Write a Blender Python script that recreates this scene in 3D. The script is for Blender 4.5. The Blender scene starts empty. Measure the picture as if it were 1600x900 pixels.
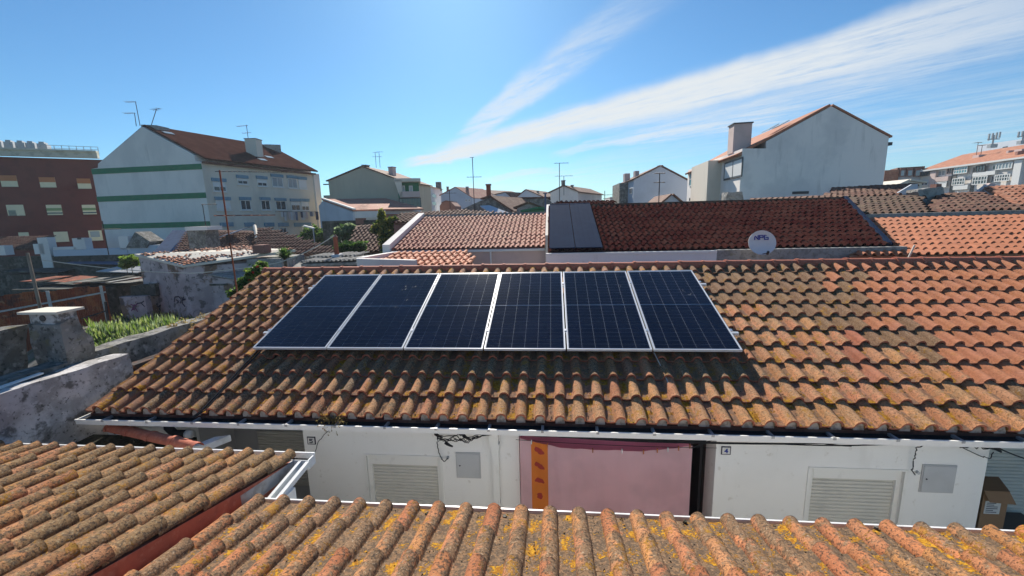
import bpy, math, random
from mathutils import Vector, Matrix
from math import sin, cos, tan, radians as R, pi
random.seed(7)
sc = bpy.context.scene
COL = sc.collection
# ------------------------------------------------------------------ camera, light, exposure
H = 5.1                                   # eye height above the ground
F = 645.0                                 # focal length in pixels of a 1600 px wide picture
YAW, PITCH, ROLL = R(5.75), R(9.95), R(1.56)
fw0 = Vector((-sin(YAW), cos(YAW), 0)); rt0 = Vector((cos(YAW), sin(YAW), 0)); up0 = Vector((0, 0, 1))
FW = cos(PITCH)*fw0 - sin(PITCH)*up0
UP = sin(PITCH)*fw0 + cos(PITCH)*up0
RT = cos(ROLL)*rt0 - sin(ROLL)*UP
UP = sin(ROLL)*rt0 + cos(ROLL)*UP
cam_d = bpy.data.cameras.new('camera'); cam = bpy.data.objects.new('camera', cam_d); COL.objects.link(cam)
m = Matrix((RT, UP, -FW)).transposed().to_4x4(); m.translation = Vector((0, 0, H)); cam.matrix_world = m
cam_d.sensor_width = 36; cam_d.lens = 36*F/1600; cam_d.clip_start = .05; cam_d.clip_end = 5000
sc.camera = cam
SUN_AZ, SUN_EL = R(-12), R(33)           # measured from +Y
sun_d = bpy.data.lights.new('sun', 'SUN'); sun_d.energy = 5.0; sun_d.angle = R(.5); sun_d.color = (1, .93, .82)
sun = bpy.data.objects.new('sun', sun_d); COL.objects.link(sun)
SV = Vector((sin(SUN_AZ)*cos(SUN_EL), cos(SUN_AZ)*cos(SUN_EL), sin(SUN_EL)))
sun.rotation_euler = SV.to_track_quat('Z', 'Y').to_euler(); sun.location = (0, 0, 60)
sc.view_settings.view_transform = 'Standard'; sc.view_settings.look = 'None'
sc.view_settings.exposure = 0.72; sc.view_settings.gamma = 1.0
sc.render.engine = 'CYCLES'
sc.cycles.max_bounces = 5; sc.cycles.diffuse_bounces = 3; sc.cycles.transparent_max_bounces = 6

def ray(px, py): return FW*F + RT*(px-800) - UP*(py-450)
def rdir(px, py): return ray(px, py).normalized()
O = Vector((0, 0, H))
def atY(px, py, Y): d = ray(px, py); return O + d*(Y/d.y)
def atX(px, py, X): d = ray(px, py); return O + d*(X/d.x)
def atZ(px, py, Z): d = ray(px, py); return O + d*((Z-H)/d.z)
def atD(px, py, D): return O + ray(px, py)*(D/F)

# ------------------------------------------------------------------ world: sky with cirrus
world = bpy.data.worlds.new('World'); sc.world = world; world.use_nodes = True
nt = world.node_tree; nt.nodes.clear()
class NB:
    def __init__(s, nt): s.nt = nt
    def n(s, t, **k):
        x = s.nt.nodes.new(t)
        for a, b in k.items(): setattr(x, a, b)
        return x
    def l(s, a, b): s.nt.links.new(a, b)
    def put(s, sock, v):
        if hasattr(v, 'is_linked') or isinstance(v, bpy.types.NodeSocket): s.l(v, sock)
        else: sock.default_value = v
    def m(s, op, a, b=None, c=None, clamp=False):
        x = s.n('ShaderNodeMath', operation=op, use_clamp=clamp); s.put(x.inputs[0], a)
        if b is not None: s.put(x.inputs[1], b)
        if c is not None: s.put(x.inputs[2], c)
        return x.outputs[0]
    def dot(s, a, v):
        x = s.n('ShaderNodeVectorMath', operation='DOT_PRODUCT'); s.put(x.inputs[0], a); s.put(x.inputs[1], v); return x.outputs['Value']
    def ss(s, v, a, b, lo=0., hi=1.):
        x = s.n('ShaderNodeMapRange', interpolation_type='SMOOTHSTEP'); s.put(x.inputs[0], v)
        s.put(x.inputs[1], a); s.put(x.inputs[2], b); s.put(x.inputs[3], lo); s.put(x.inputs[4], hi); return x.outputs[0]
    def mix(s, f, a, b, bt='MIX'):
        x = s.n('ShaderNodeMix', data_type='RGBA', blend_type=bt); s.put(x.inputs[0], f); s.put(x.inputs[6], a); s.put(x.inputs[7], b); return x.outputs[2]
    def noise(s, vec, scale, detail=4, rough=.55, dist=0.):
        x = s.n('ShaderNodeTexNoise'); s.l(vec, x.inputs['Vector']); x.inputs['Scale'].default_value = scale
        x.inputs['Detail'].default_value = detail; x.inputs['Roughness'].default_value = rough; x.inputs['Distortion'].default_value = dist
        return x.outputs[0]
    def mapv(s, vec, scale=(1, 1, 1), rot=(0, 0, 0)):
        x = s.n('ShaderNodeMapping'); s.l(vec, x.inputs[0]); x.inputs['Scale'].default_value = scale; x.inputs['Rotation'].default_value = rot; return x.outputs[0]
W = NB(nt)
sky = W.n('ShaderNodeTexSky', sky_type='NISHITA'); sky.sun_disc = False
sky.sun_elevation = SUN_EL; sky.sun_rotation = SUN_AZ
sky.air_density = 1.0; sky.dust_density = .28; sky.ozone_density = 1.6; sky.altitude = 50
tc = W.n('ShaderNodeTexCoord').outputs['Generated']
sep = W.n('ShaderNodeSeparateXYZ'); W.l(tc, sep.inputs[0])
zz = W.m('MAXIMUM', sep.outputs[2], .02)
cx = W.m('DIVIDE', sep.outputs[0], zz); cy = W.m('DIVIDE', sep.outputs[1], zz)
cmb = W.n('ShaderNodeCombineXYZ'); W.l(cx, cmb.inputs[0]); W.l(cy, cmb.inputs[1])
def pl2(px, py): d = rdir(px, py); return Vector((d.x/d.z, d.y/d.z))
q = pl2(1500, 40) - pl2(700, 240); ang = math.atan2(q.y, q.x)
st = W.mapv(W.mapv(cmb.outputs[0], rot=(0, 0, -ang)), scale=(.45, 2.0, 1))
nz = W.noise(st, 1.5, 8, .64, .8)
nfine = W.m('MULTIPLY_ADD', W.noise(st, 22.0, 4, .65, 1.2), .45, W.m('MULTIPLY', W.noise(st, 6.0, 5, .6, .8), .55))
warp = W.m('MULTIPLY', W.m('SUBTRACT', W.noise(tc, 5.0, 4, .6), .5), .05)
def streak(p0, p1, w0, w1, fade0, fade1, amp, wmid=1.0, hard=.35, nlo=.30, nhi=.62):
    a = rdir(*p0); b = rdir(*p1); n = a.cross(b).normalized(); t = (b-a*(a.dot(b))).normalized()
    d = W.m('ADD', W.dot(tc, tuple(n)), warp)
    ta = W.m('ARCTAN2', W.dot(tc, tuple(t)), W.dot(tc, tuple(a)))
    T = math.acos(max(-1, min(1, a.dot(b))))
    u = W.m('DIVIDE', ta, T)
    w = W.m('MULTIPLY_ADD', u, (w1-w0)/F, w0/F)
    w = W.m('MAXIMUM', w, .002)
    e = W.m('DIVIDE', W.m('ABSOLUTE', d), w)
    band = W.ss(e, 1.0, hard)
    ends = W.m('MULTIPLY', W.ss(u, -fade0, fade0), W.ss(u, 1+fade1, 1-fade1))
    tex = W.ss(W.m('MULTIPLY_ADD', nfine, .55, W.m('MULTIPLY', nz, .55)), nlo, nhi)
    return W.m('MULTIPLY', W.m('MULTIPLY', band, ends), W.m('MULTIPLY', tex, amp))
S = [
 streak((640, 256), (1660, -5), 8, 40, .03, .3, .93, nlo=.26, nhi=.60, hard=.38),
 streak((700, 235), (1120, 145), 16, 44, .15, .3, .68, nlo=.28, nhi=.62),
 streak((700, 232), (1000, 10), 12, 34, .15, .3, .48, nlo=.34, nhi=.72),
 streak((730, 212), (860, 110), 14, 30, .3, .5, .55),
 streak((870, 244), (1620, 60), 6, 22, .04, .3, .7, nlo=.30, nhi=.78),
 streak((960, 226), (1250, 175), 7, 14, .2, .3, .6, nlo=.36, nhi=.66),
 streak((760, 278), (860, 270), 7, 7, .3, .3, .5),
 streak((900, 262), (1640, 120), 12, 46, .2, .3, .36, nlo=.33, nhi=.80),
 streak((1300, 235), (1700, 150), 18, 40, .3, .4, .34, nlo=.38, nhi=.75),
 streak((640, 300), (1250, 262), 12, 30, .2, .4, .38, nlo=.38, nhi=.72),
 streak((1250, 262), (1620, 210), 14, 26, .3, .4, .25, nlo=.38, nhi=.72),
]
acc = S[0]
for s_ in S[1:]:
    acc = W.m('SUBTRACT', W.m('ADD', acc, s_), W.m('MULTIPLY', acc, s_))
back = W.ss(W.dot(tc, tuple(-SV)), .1, .8)                      # loose cirrus in the rest of the sky
cl2 = W.m('MULTIPLY', W.m('MULTIPLY', W.ss(nz, .5, .75), back), .35)
acc = W.m('MAXIMUM', acc, cl2)
skyc = W.mix(1.0, sky.outputs[0], (.54, .94, 1.22, 1), 'MULTIPLY')
cloudc = (8.4, 8.8, 9.0, 1)
out = W.mix(acc, skyc, cloudc)
bg = W.n('ShaderNodeBackground'); W.l(out, bg.inputs[0]); bg.inputs[1].default_value = .058
wo = W.n('ShaderNodeOutputWorld'); W.l(bg.outputs[0], wo.inputs[0])

# ------------------------------------------------------------------ materials
MATS = {}
def rgba(c): return (c[0], c[1], c[2], 1)
def mat(name, base, layers=(), rough=.85, bump=None, spec=.3, metal=0, rnd=0., coat=0., trans=0.):
    """layers: (colour, scale, lo, hi, amount[, vector scale])  noise patches laid over the base"""
    M = bpy.data.materials.new(name); M.use_nodes = True; t = M.node_tree; b = t.nodes['Principled BSDF']; N = NB(t)
    pos = N.n('ShaderNodeNewGeometry').outputs['Position']
    c = N.mix(0., rgba(base), rgba(base))
    for i, L in enumerate(layers):
        vs = L[5] if len(L) > 5 else (1, 1, 1)
        off = N.n('ShaderNodeVectorMath', operation='ADD'); N.l(N.mapv(pos, vs), off.inputs[0]); off.inputs[1].default_value = (i*13.7, i*7.1, i*3.3)
        f = N.m('MULTIPLY', N.ss(N.noise(off.outputs[0], L[1], 5, .6), L[2], L[3]), L[4])
        c = N.mix(f, c, rgba(L[0]))
    if rnd:
        oi = N.n('ShaderNodeObjectInfo').outputs['Random']
        hs = N.n('ShaderNodeHueSaturation'); N.l(c, hs.inputs['Color'])
        N.l(N.m('MULTIPLY_ADD', oi, 2*rnd, 1-rnd), hs.inputs['Value']); c = hs.outputs[0]
    N.l(c, b.inputs['Base Color'])
    b.inputs['Roughness'].default_value = rough; b.inputs['Specular IOR Level'].default_value = spec
    b.inputs['Metallic'].default_value = metal; b.inputs['Coat Weight'].default_value = coat
    if bump:
        bp = N.n('ShaderNodeBump'); bp.inputs['Strength'].default_value = bump[1]; bp.inputs['Distance'].default_value = bump[2] if len(bump) > 2 else .01
        N.l(N.noise(pos, bump[0], 4, .6), bp.inputs['Height']); N.l(bp.outputs[0], b.inputs['Normal'])
    MATS[name] = M; return M

def tile_mat(name, clay, crust, crust_amt, lichen, yellow_pan, side=0., pan_c=(.20, .15, .12), pan_amt=.6, ripple=1., pale=(.46, .38, .27), cx0=.168, cr=.066):
    """side: +1 / -1 = the flank of the roll coloured darker, with more of the crust tones"""
    M = bpy.data.materials.new(name); M.use_nodes = True; t = M.node_tree; b = t.nodes['Principled BSDF']; N = NB(t)
    pos = N.n('ShaderNodeNewGeometry').outputs['Position']
    oc = N.n('ShaderNodeTexCoord').outputs['Object']; so = N.n('ShaderNodeSeparateXYZ'); N.l(oc, so.inputs[0])
    rnd = N.n('ShaderNodeObjectInfo').outputs['Random']
    hs = N.n('ShaderNodeHueSaturation'); hs.inputs['Color'].default_value = rgba(clay)
    N.l(N.m('MULTIPLY_ADD', rnd, .45, .78), hs.inputs['Value']); N.l(N.m('MULTIPLY_ADD', N.m('FRACT', N.m('MULTIPLY', rnd, 7.3)), .020, .494), hs.inputs['Hue'])
    c = N.mix(N.ss(N.noise(pos, 3.1, 3), .4, .7, 0, .5), hs.outputs[0], rgba((clay[0]*1.12, clay[1]*1.35, clay[2]*1.7)))
    n1 = N.noise(pos, 16, 6, .65); n2 = N.noise(pos, 62, 5, .62); n3 = N.noise(pos, 130, 3, .6); n4 = N.noise(pos, 2.2, 3); n5 = N.noise(pos, 36, 4, .6, .4)
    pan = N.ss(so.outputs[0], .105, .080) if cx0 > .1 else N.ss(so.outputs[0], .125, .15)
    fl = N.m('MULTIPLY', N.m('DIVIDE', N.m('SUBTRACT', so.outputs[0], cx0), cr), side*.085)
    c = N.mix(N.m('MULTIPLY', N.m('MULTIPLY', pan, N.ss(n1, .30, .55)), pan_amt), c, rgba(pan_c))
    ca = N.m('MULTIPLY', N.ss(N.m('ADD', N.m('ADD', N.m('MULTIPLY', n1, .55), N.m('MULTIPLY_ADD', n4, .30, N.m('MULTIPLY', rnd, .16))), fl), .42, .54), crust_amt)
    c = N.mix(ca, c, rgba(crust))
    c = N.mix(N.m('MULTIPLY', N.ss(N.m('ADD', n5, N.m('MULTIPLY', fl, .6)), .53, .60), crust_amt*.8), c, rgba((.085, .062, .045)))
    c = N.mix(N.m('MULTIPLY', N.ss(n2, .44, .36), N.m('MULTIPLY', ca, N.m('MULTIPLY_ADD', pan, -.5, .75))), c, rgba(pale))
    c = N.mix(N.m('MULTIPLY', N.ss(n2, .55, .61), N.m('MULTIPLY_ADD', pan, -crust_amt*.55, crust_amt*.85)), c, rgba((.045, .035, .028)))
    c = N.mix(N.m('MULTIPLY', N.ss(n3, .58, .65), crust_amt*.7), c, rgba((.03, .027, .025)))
    ln = N.m('ADD', N.m('ADD', N.noise(pos, 5.5, 4, .65), N.m('MULTIPLY', pan, yellow_pan)), N.m('MULTIPLY_ADD', n2, .55, -.275))
    ya = N.m('MULTIPLY', N.ss(ln, .60, .645), N.m('MULTIPLY_ADD', pan, lichen*.4, lichen*.6))
    c = N.mix(ya, c, N.mix(N.ss(n5, .4, .6), rgba((.30, .125, .008)), rgba((.52, .27, .018))))
    N.l(c, b.inputs['Base Color']); b.inputs['Roughness'].default_value = .9; b.inputs['Specular IOR Level'].default_value = .15
    bp = N.n('ShaderNodeBump'); bp.inputs['Strength'].default_value = .7*ripple; bp.inputs['Distance'].default_value = .008
    N.l(N.m('ADD', N.m('ADD', n2, N.m('MULTIPLY', n1, .8)), N.m('MULTIPLY', ya, .5)), bp.inputs['Height']); N.l(bp.outputs[0], b.inputs['Normal'])
    MATS[name] = M; return M

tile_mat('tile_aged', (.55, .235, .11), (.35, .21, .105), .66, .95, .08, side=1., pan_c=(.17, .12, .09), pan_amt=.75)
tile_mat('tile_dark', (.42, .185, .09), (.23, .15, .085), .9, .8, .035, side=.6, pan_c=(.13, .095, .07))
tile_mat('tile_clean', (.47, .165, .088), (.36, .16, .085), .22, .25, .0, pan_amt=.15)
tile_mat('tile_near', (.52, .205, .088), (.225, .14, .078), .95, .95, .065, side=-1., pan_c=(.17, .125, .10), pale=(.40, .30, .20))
tile_mat('tile_left', (.43, .19, .085), (.22, .137, .068), .95, .8, -.02, side=-.3, cx0=.062, pan_c=(.14, .10, .07), pale=(.34, .27, .165))
mat('tile_edge', (.40, .13, .075), [((.22, .09, .06), 11, .45, .62, .7), ((.45, .26, .14), 25, .55, .66, .6)], .9)
mat('ridge_clay', (.44, .13, .075), [((.30, .09, .06), 9, .45, .65, .6), ((.50, .22, .14), 25, .52, .62, .4)], .8, (40, .3, .004), rnd=.08)
mat('roof_pink', (.42, .17, .115), [((.50, .30, .19), 1.3, .45, .64, .5), ((.30, .10, .07), 6, .5, .65, .5)], .85, (60, .3))
mat('roof_umber', (.070, .034, .027), [((.095, .048, .038), 1.1, .42, .62, .6)], .95, (60, .3), spec=.0)
mat('roof_maroon', (.050, .0145, .0135), [((.085, .034, .027), 1.1, .42, .62, .6), ((.06, .035, .03), 5, .5, .62, .6)], .95, (60, .3), spec=.0)
mat('roof_orange', (.52, .185, .085), [((.42, .15, .08), 3, .45, .65, .5)], .8, (60, .2), rnd=.1)
mat('roof_brown', (.15, .062, .042), [((.24, .14, .09), 2.2, .45, .6, .7), ((.07, .045, .035), 7, .5, .6, .6)], .9, (60, .3))
mat('roof_mossy', (.12, .062, .042), [((.16, .105, .06), 1.6, .45, .6, .7), ((.05, .04, .03), 7, .5, .6, .6)], .9, (60, .3))
mat('roof_rust', (.40, .16, .09), [((.24, .10, .06), 4, .45, .6, .6), ((.5, .28, .18), 2, .5, .6, .4)], .9, (60, .3))
mat('facade_white', (.87, .86, .82), [((.80, .79, .75), 1.4, .45, .7, .5), ((.66, .64, .59), 2.6, .57, .74, .35, (1.3, 1.3, .22)), ((.50, .46, .38), 11, .62, .72, .35)], .78, (90, .12, .003))
mat('mortar', (.42, .38, .33), [((.2, .17, .13), 12, .45, .62, .8)], .95, (40, .5))
mat('paint_white', (.85, .84, .79), [((.62, .60, .55), 6, .55, .72, .4)], .45, spec=.5)
mat('metal_white', (.74, .76, .76), [((.50, .49, .46), 7, .55, .7, .5)], .4, spec=.5)
mat('gutter_dark', (.016, .018, .022), [((.05, .045, .03), 20, .5, .65, .5)], .7)
mat('shutter', (.66, .64, .57), [((.50, .50, .46), 3, .5, .7, .4)], .55)
mat('reveal_grey', (.50, .50, .50), [((.38, .38, .38), 2, .45, .7, .4)], .8)
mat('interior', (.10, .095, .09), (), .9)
mat('meter_grey', (.52, .53, .53), [((.43, .44, .44), 4, .5, .7, .4)], .5)
mat('cable', (.015, .015, .017), (), .55)
mat('cable_pale', (.55, .53, .48), (), .6)
mat('digit', (.03, .03, .05), (), .6)
mat('digit_blue', (.03, .05, .28), (), .5)
mat('plate', (.70, .69, .66), [((.5, .48, .44), 30, .5, .7, .4)], .4)
mat('alu', (.72, .73, .74), (), .32, metal=.75)
mat('alu_bright', (.80, .80, .80), (), .38, metal=.25, spec=.6)
mat('backsheet', (.62, .64, .68), (), .3, spec=.5)
mat('cell', (.005, .007, .018), [((.008, .012, .030), 1.1, .4, .65, .7)], .10, spec=.22)
mat('dust', (.40, .38, .34), [((.2, .2, .2), 60, .45, .6, .6)], .9)
mat('plaster_old', (.55, .53, .52), [((.30, .285, .27), 2.6, .44, .60, .8), ((.10, .095, .085), 4.5, .52, .64, .85), ((.66, .62, .60), 9, .56, .66, .6), ((.035, .033, .03), 22, .58, .68, .7)], .95, (24, .8, .012))
mat('plaster_grey', (.26, .25, .23), [((.12, .115, .10), 3.2, .42, .58, .85), ((.42, .40, .36), 8, .56, .66, .6), ((.05, .05, .042), 14, .54, .66, .8), ((.20, .17, .07), 5, .58, .7, .5)], .95, (20, .9, .015))
mat('plaster_pinkish', (.52, .44, .44), [((.33, .28, .28), .9, .42, .60, .8), ((.17, .10, .055), .55, .54, .60, .9), ((.09, .085, .085), 2.2, .55, .64, .8), ((.62, .56, .56), 6, .6, .7, .5)], .95, (12, .6, .015))
mat('mossy_wall', (.075, .075, .062), [((.16, .16, .14), 1.6, .5, .62, .7), ((.03, .034, .025), 4, .48, .6, .7), ((.30, .30, .29), 1.2, .62, .72, .6)], .95, (12, .5, .02))
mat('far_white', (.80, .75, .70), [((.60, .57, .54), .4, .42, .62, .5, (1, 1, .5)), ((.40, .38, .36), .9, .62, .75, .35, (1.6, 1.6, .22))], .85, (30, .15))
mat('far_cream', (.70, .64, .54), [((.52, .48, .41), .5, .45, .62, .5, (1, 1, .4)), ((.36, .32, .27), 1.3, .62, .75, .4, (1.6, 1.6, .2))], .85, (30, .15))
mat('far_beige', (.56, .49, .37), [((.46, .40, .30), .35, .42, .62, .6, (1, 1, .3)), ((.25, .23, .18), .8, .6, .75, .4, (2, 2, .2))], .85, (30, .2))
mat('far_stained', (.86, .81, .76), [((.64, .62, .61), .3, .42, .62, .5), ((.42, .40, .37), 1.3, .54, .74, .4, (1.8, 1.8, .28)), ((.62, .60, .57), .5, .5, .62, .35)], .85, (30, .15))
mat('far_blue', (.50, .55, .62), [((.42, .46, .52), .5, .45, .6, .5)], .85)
mat('far_pink', (.62, .48, .44), [((.5, .4, .36), 1, .45, .6, .5)], .85)
mat('maroon_wall', (.135, .038, .030), [((.095, .028, .024), .8, .45, .65, .7)], .8, (25, .2))
mat('concrete_band', (.48, .50, .42), [((.28, .30, .25), 1.5, .5, .65, .6)], .85)
mat('concrete', (.34, .33, .31), [((.20, .19, .175), 4, .45, .62, .8), ((.10, .10, .09), 12, .56, .68, .6), ((.24, .21, .11), 6, .6, .7, .5)], .95, (30, .6, .01))
mat('green_band', (.03, .20, .10), [((.025, .15, .08), 2, .45, .65, .6)], .7)
mat('blue_trim', (.16, .29, .38), [((.12, .22, .29), 4, .5, .65, .5)], .7)
mat('glass', (.035, .05, .065), (), .08, spec=.8)
mat('glass_pale', (.30, .36, .38), (), .15, spec=.7)
mat('glass_teal', (.12, .34, .38), [((.30, .50, .52), 2, .45, .6, .6)], .12, spec=.8)
mat('blind_cream', (.68, .66, .46), [((.58, .56, .40), 3, .45, .6, .3)], .7)
mat('reflection_green', (.20, .30, .14), (), .7)  # green reflection in window panes, as a flat colour
mat('blind_rust', (.42, .17, .07), (), .7)
mat('frame_white', (.72, .72, .70), (), .5)
mat('frame_dark', (.05, .05, .055), (), .5)
mat('slate_blue', (.13, .17, .25), [((.10, .13, .19), 2, .45, .6, .6)], .95, (20, .2), spec=.08)
mat('pool_mat', (.012, .028, .065), [((.016, .036, .075), 2.5, .45, .65, .6)], 1., spec=.03)
mat('iron_rust', (.24, .062, .028), [((.36, .13, .05), 1.8, .50, .64, .7), ((.07, .035, .03), 2.6, .52, .64, .8), ((.42, .27, .15), 5, .62, .7, .5)], .85, (20, .4, .01))
mat('iron_dark', (.055, .045, .045), [((.16, .07, .04), 12, .5, .64, .6)], .7, metal=.2)
mat('galv', (.40, .41, .42), [((.24, .22, .2), 9, .5, .65, .6)], .5, metal=.4)
mat('wood_grey', (.24, .20, .165), [((.13, .10, .08), 9, .45, .6, .7, (1, 1, .2))], .9)
mat('brick_red', (.30, .085, .045), [((.2, .06, .035), 3, .45, .6, .6)], .9)
mat('brick_dull', (.27, .13, .10), [((.2, .1, .08), 2, .45, .6, .6)], .9)
mat('earth', (.16, .14, .115), [((.10, .09, .075), .5, .42, .6, .8), ((.26, .24, .21), 1.7, .52, .66, .6), ((.08, .10, .04), .9, .55, .66, .7)], .95, (5, .5, .05))
mat('lane', (.30, .295, .28), [((.2, .195, .185), 1.8, .45, .6, .7)], .9, (40, .3))
mat('moss_dark', (.045, .042, .026), [((.10, .09, .05), 9, .5, .62, .7), ((.015, .015, .012), 14, .5, .6, .7), ((.16, .15, .06), 5, .6, .7, .5)], .95, (30, 1., .02))
def leaf(name, a, b_):
    M = mat(name, a, [(b_, 3.5, .42, .60, .9)], .6, rnd=0, spec=.3)
    t = M.node_tree; bs = t.nodes['Principled BSDF']; tl = t.nodes.new('ShaderNodeBsdfTranslucent'); mx = t.nodes.new('ShaderNodeMixShader'); mx.inputs[0].default_value = .5
    lk = bs.inputs['Base Color'].links[0].from_socket; hs = t.nodes.new('ShaderNodeHueSaturation'); hs.inputs['Value'].default_value = 1.25; t.links.new(lk, hs.inputs['Color'])
    t.links.new(hs.outputs[0], tl.inputs[0]); t.links.new(bs.outputs[0], mx.inputs[1]); t.links.new(tl.outputs[0], mx.inputs[2]); t.links.new(mx.outputs[0], t.nodes['Material Output'].inputs[0])
    return M
leaf('leaf_green', (.045, .10, .022), (.10, .17, .035)); leaf('leaf_lime', (.11, .19, .03), (.20, .28, .05))
leaf('leaf_pale', (.12, .17, .08), (.26, .32, .18)); leaf('leaf_yellow', (.15, .17, .025), (.30, .28, .05))
leaf('leaf_dark', (.02, .05, .018), (.05, .09, .025)); leaf('grass', (.22, .27, .07), (.42, .46, .18)); leaf('dry_plant', (.22, .16, .06), (.34, .26, .10))
mat('flower_red', (.50, .03, .02), (), .6)
mat('bark', (.12, .09, .065), (), .9)
mat('cardboard', (.30, .18, .10), [((.24, .14, .08), 3, .45, .6, .4)], .85)
mat('paper', (.62, .62, .60), (), .7)
mat('dish_white', (.70, .70, .69), [((.60, .60, .58), 5, .5, .7, .4)], .45)
mat('logo_blue', (.01, .02, .30), (), .5)
mat('graffiti', (.03, .025, .05), (), .7); mat('graffiti_mauve', (.20, .05, .14), (), .7)
def cloth_mat(name, c, tr):
    M = bpy.data.materials.new(name); M.use_nodes = True; t = M.node_tree; b = t.nodes['Principled BSDF']; N = NB(t)
    pos = N.n('ShaderNodeNewGeometry').outputs['Position']
    cc = N.mix(N.ss(N.noise(pos, 2.1, 3), .35, .7), rgba(c), rgba([x*.86 for x in c]))
    N.l(cc, b.inputs['Base Color']); b.inputs['Roughness'].default_value = .9; b.inputs['Specular IOR Level'].default_value = .1
    bp = N.n('ShaderNodeBump'); bp.inputs['Strength'].default_value = .6; bp.inputs['Distance'].default_value = .03; N.l(N.noise(N.mapv(pos, (5, 1, .8)), 1.3, 4, .55, .8), bp.inputs['Height']); N.l(bp.outputs[0], b.inputs['Normal'])
    tl = N.n('ShaderNodeBsdfTranslucent'); N.l(cc, tl.inputs[0]); mx = N.n('ShaderNodeMixShader'); mx.inputs[0].default_value = tr
    N.l(b.outputs[0], mx.inputs[1]); N.l(tl.outputs[0], mx.inputs[2]); N.l(mx.outputs[0], t.nodes['Material Output'].inputs[0]); MATS[name] = M
cloth_mat('cloth_pink', (.98, .67, .70), .5); cloth_mat('cloth_deep', (.74, .28, .38), .3); cloth_mat('cloth_orange', (.78, .24, .05), .25)
cloth_mat('cloth_print', (.42, .06, .05), .1); cloth_mat('cloth_white', (.7, .7, .72), .2); cloth_mat('cloth_navy', (.03, .04, .09), .1)

# ------------------------------------------------------------------ mesh helpers
WO = {}
def origin(o): return WO.get(o.name, Vector((0, 0, 0))) if o else Vector((0, 0, 0))
def tag(o, label=None, cat=None, group=None, kind=None):
    if label: o['label'] = label
    if cat: o['category'] = cat
    if group: o['group'] = group
    if kind: o['kind'] = kind
    return o
def thing(name, label, cat, loc, group=None):
    o = bpy.data.objects.new(name, None); COL.objects.link(o); o.location = loc; o.empty_display_size = .2
    WO[o.name] = Vector(loc); return tag(o, label, cat, group)
class MB:
    def __init__(s): s.v = []; s.f = []; s.mi = []; s.smooth = False
    def add(s, vs, fs, mi=0):
        k = len(s.v); s.v += [tuple(x) for x in vs]; s.f += [tuple(i+k for i in f) for f in fs]; s.mi += [mi]*len(fs); return s
    def box(s, a, b, mi=0):
        x0, y0, z0 = [min(p, q) for p, q in zip(a, b)]; x1, y1, z1 = [max(p, q) for p, q in zip(a, b)]
        return s.add([(x0, y0, z0), (x1, y0, z0), (x1, y1, z0), (x0, y1, z0), (x0, y0, z1), (x1, y0, z1), (x1, y1, z1), (x0, y1, z1)],
                     [(0, 3, 2, 1), (4, 5, 6, 7), (0, 1, 5, 4), (1, 2, 6, 5), (2, 3, 7, 6), (3, 0, 4, 7)], mi)
    def obox(s, o, u, v, w, mi=0):            # box from corner o along three vectors
        o, u, v, w = map(Vector, (o, u, v, w)); p = [o, o+u, o+u+v, o+v]; p += [x+w for x in p]
        return s.add(p, [(0, 3, 2, 1), (4, 5, 6, 7), (0, 1, 5, 4), (1, 2, 6, 5), (2, 3, 7, 6), (3, 0, 4, 7)], mi)
    def prism(s, poly, vec, mi=0):
        poly = [Vector(p) for p in poly]; vec = Vector(vec); n = len(poly)
        return s.add(poly+[p+vec for p in poly], [tuple(range(n)), tuple(range(2*n-1, n-1, -1))]+[(i, i+n, (i+1) % n+n, (i+1) % n) for i in range(n)], mi)
    def tube(s, path, r, n=6, r2=None, mi=0, cap=True):
        P = [Vector(p) for p in path]; k = len(s.v); m_ = len(P); ref = None
        for i, p in enumerate(P):
            t = (P[min(i+1, m_-1)]-P[max(i-1, 0)])
            if t.length < 1e-9: t = Vector((0, 0, 1))
            t.normalize()
            if ref is None: ref = Vector((0, 0, 1)) if abs(t.z) < .9 else Vector((1, 0, 0))
            a = t.cross(ref).normalized(); b = t.cross(a).normalized(); rr = r if r2 is None else r+(r2-r)*i/(m_-1)
            for j in range(n): s.v.append(tuple(p+a*cos(2*pi*j/n)*rr+b*sin(2*pi*j/n)*rr))
        for i in range(m_-1):
            for j in range(n):
                s.f.append((k+i*n+j, k+i*n+(j+1) % n, k+(i+1)*n+(j+1) % n, k+(i+1)*n+j)); s.mi.append(mi)
        if cap:
            s.f.append(tuple(k+j for j in range(n-1, -1, -1))); s.f.append(tuple(k+(m_-1)*n+j for j in range(n))); s.mi += [mi, mi]
        return s
    def mesh(s, name, mats, org=Vector((0, 0, 0)), fix=True):
        me = bpy.data.meshes.new(name); me.from_pydata([(x-org.x, y-org.y, z-org.z) for x, y, z in s.v], [], s.f)
        for M in ([mats] if isinstance(mats, str) else mats): me.materials.append(MATS[M])
        me.polygons.foreach_set('material_index', s.mi)
        if s.smooth: me.polygons.foreach_set('use_smooth', [True]*len(s.f))
        me.update()
        if fix:
            import bmesh
            bm = bmesh.new(); bm.from_mesh(me); bmesh.ops.recalc_face_normals(bm, faces=bm.faces); bm.to_mesh(me); bm.free()
        return me
    def build(s, name, mats, parent=None, fix=True, **k):
        org = origin(parent); o = bpy.data.objects.new(name, s.mesh(name, mats, org, fix)); COL.objects.link(o)
        o.parent = parent; WO[o.name] = org; tag(o, **k); return o
def part(name, mesh, parent, loc=None, mtx=None):
    o = bpy.data.objects.new(name, mesh); COL.objects.link(o); o.parent = parent
    if mtx is not None: M2 = mtx.copy(); M2.translation = M2.translation-origin(parent); o.matrix_local = M2
    elif loc is not None: o.location = Vector(loc)-origin(parent)
    return o

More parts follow.
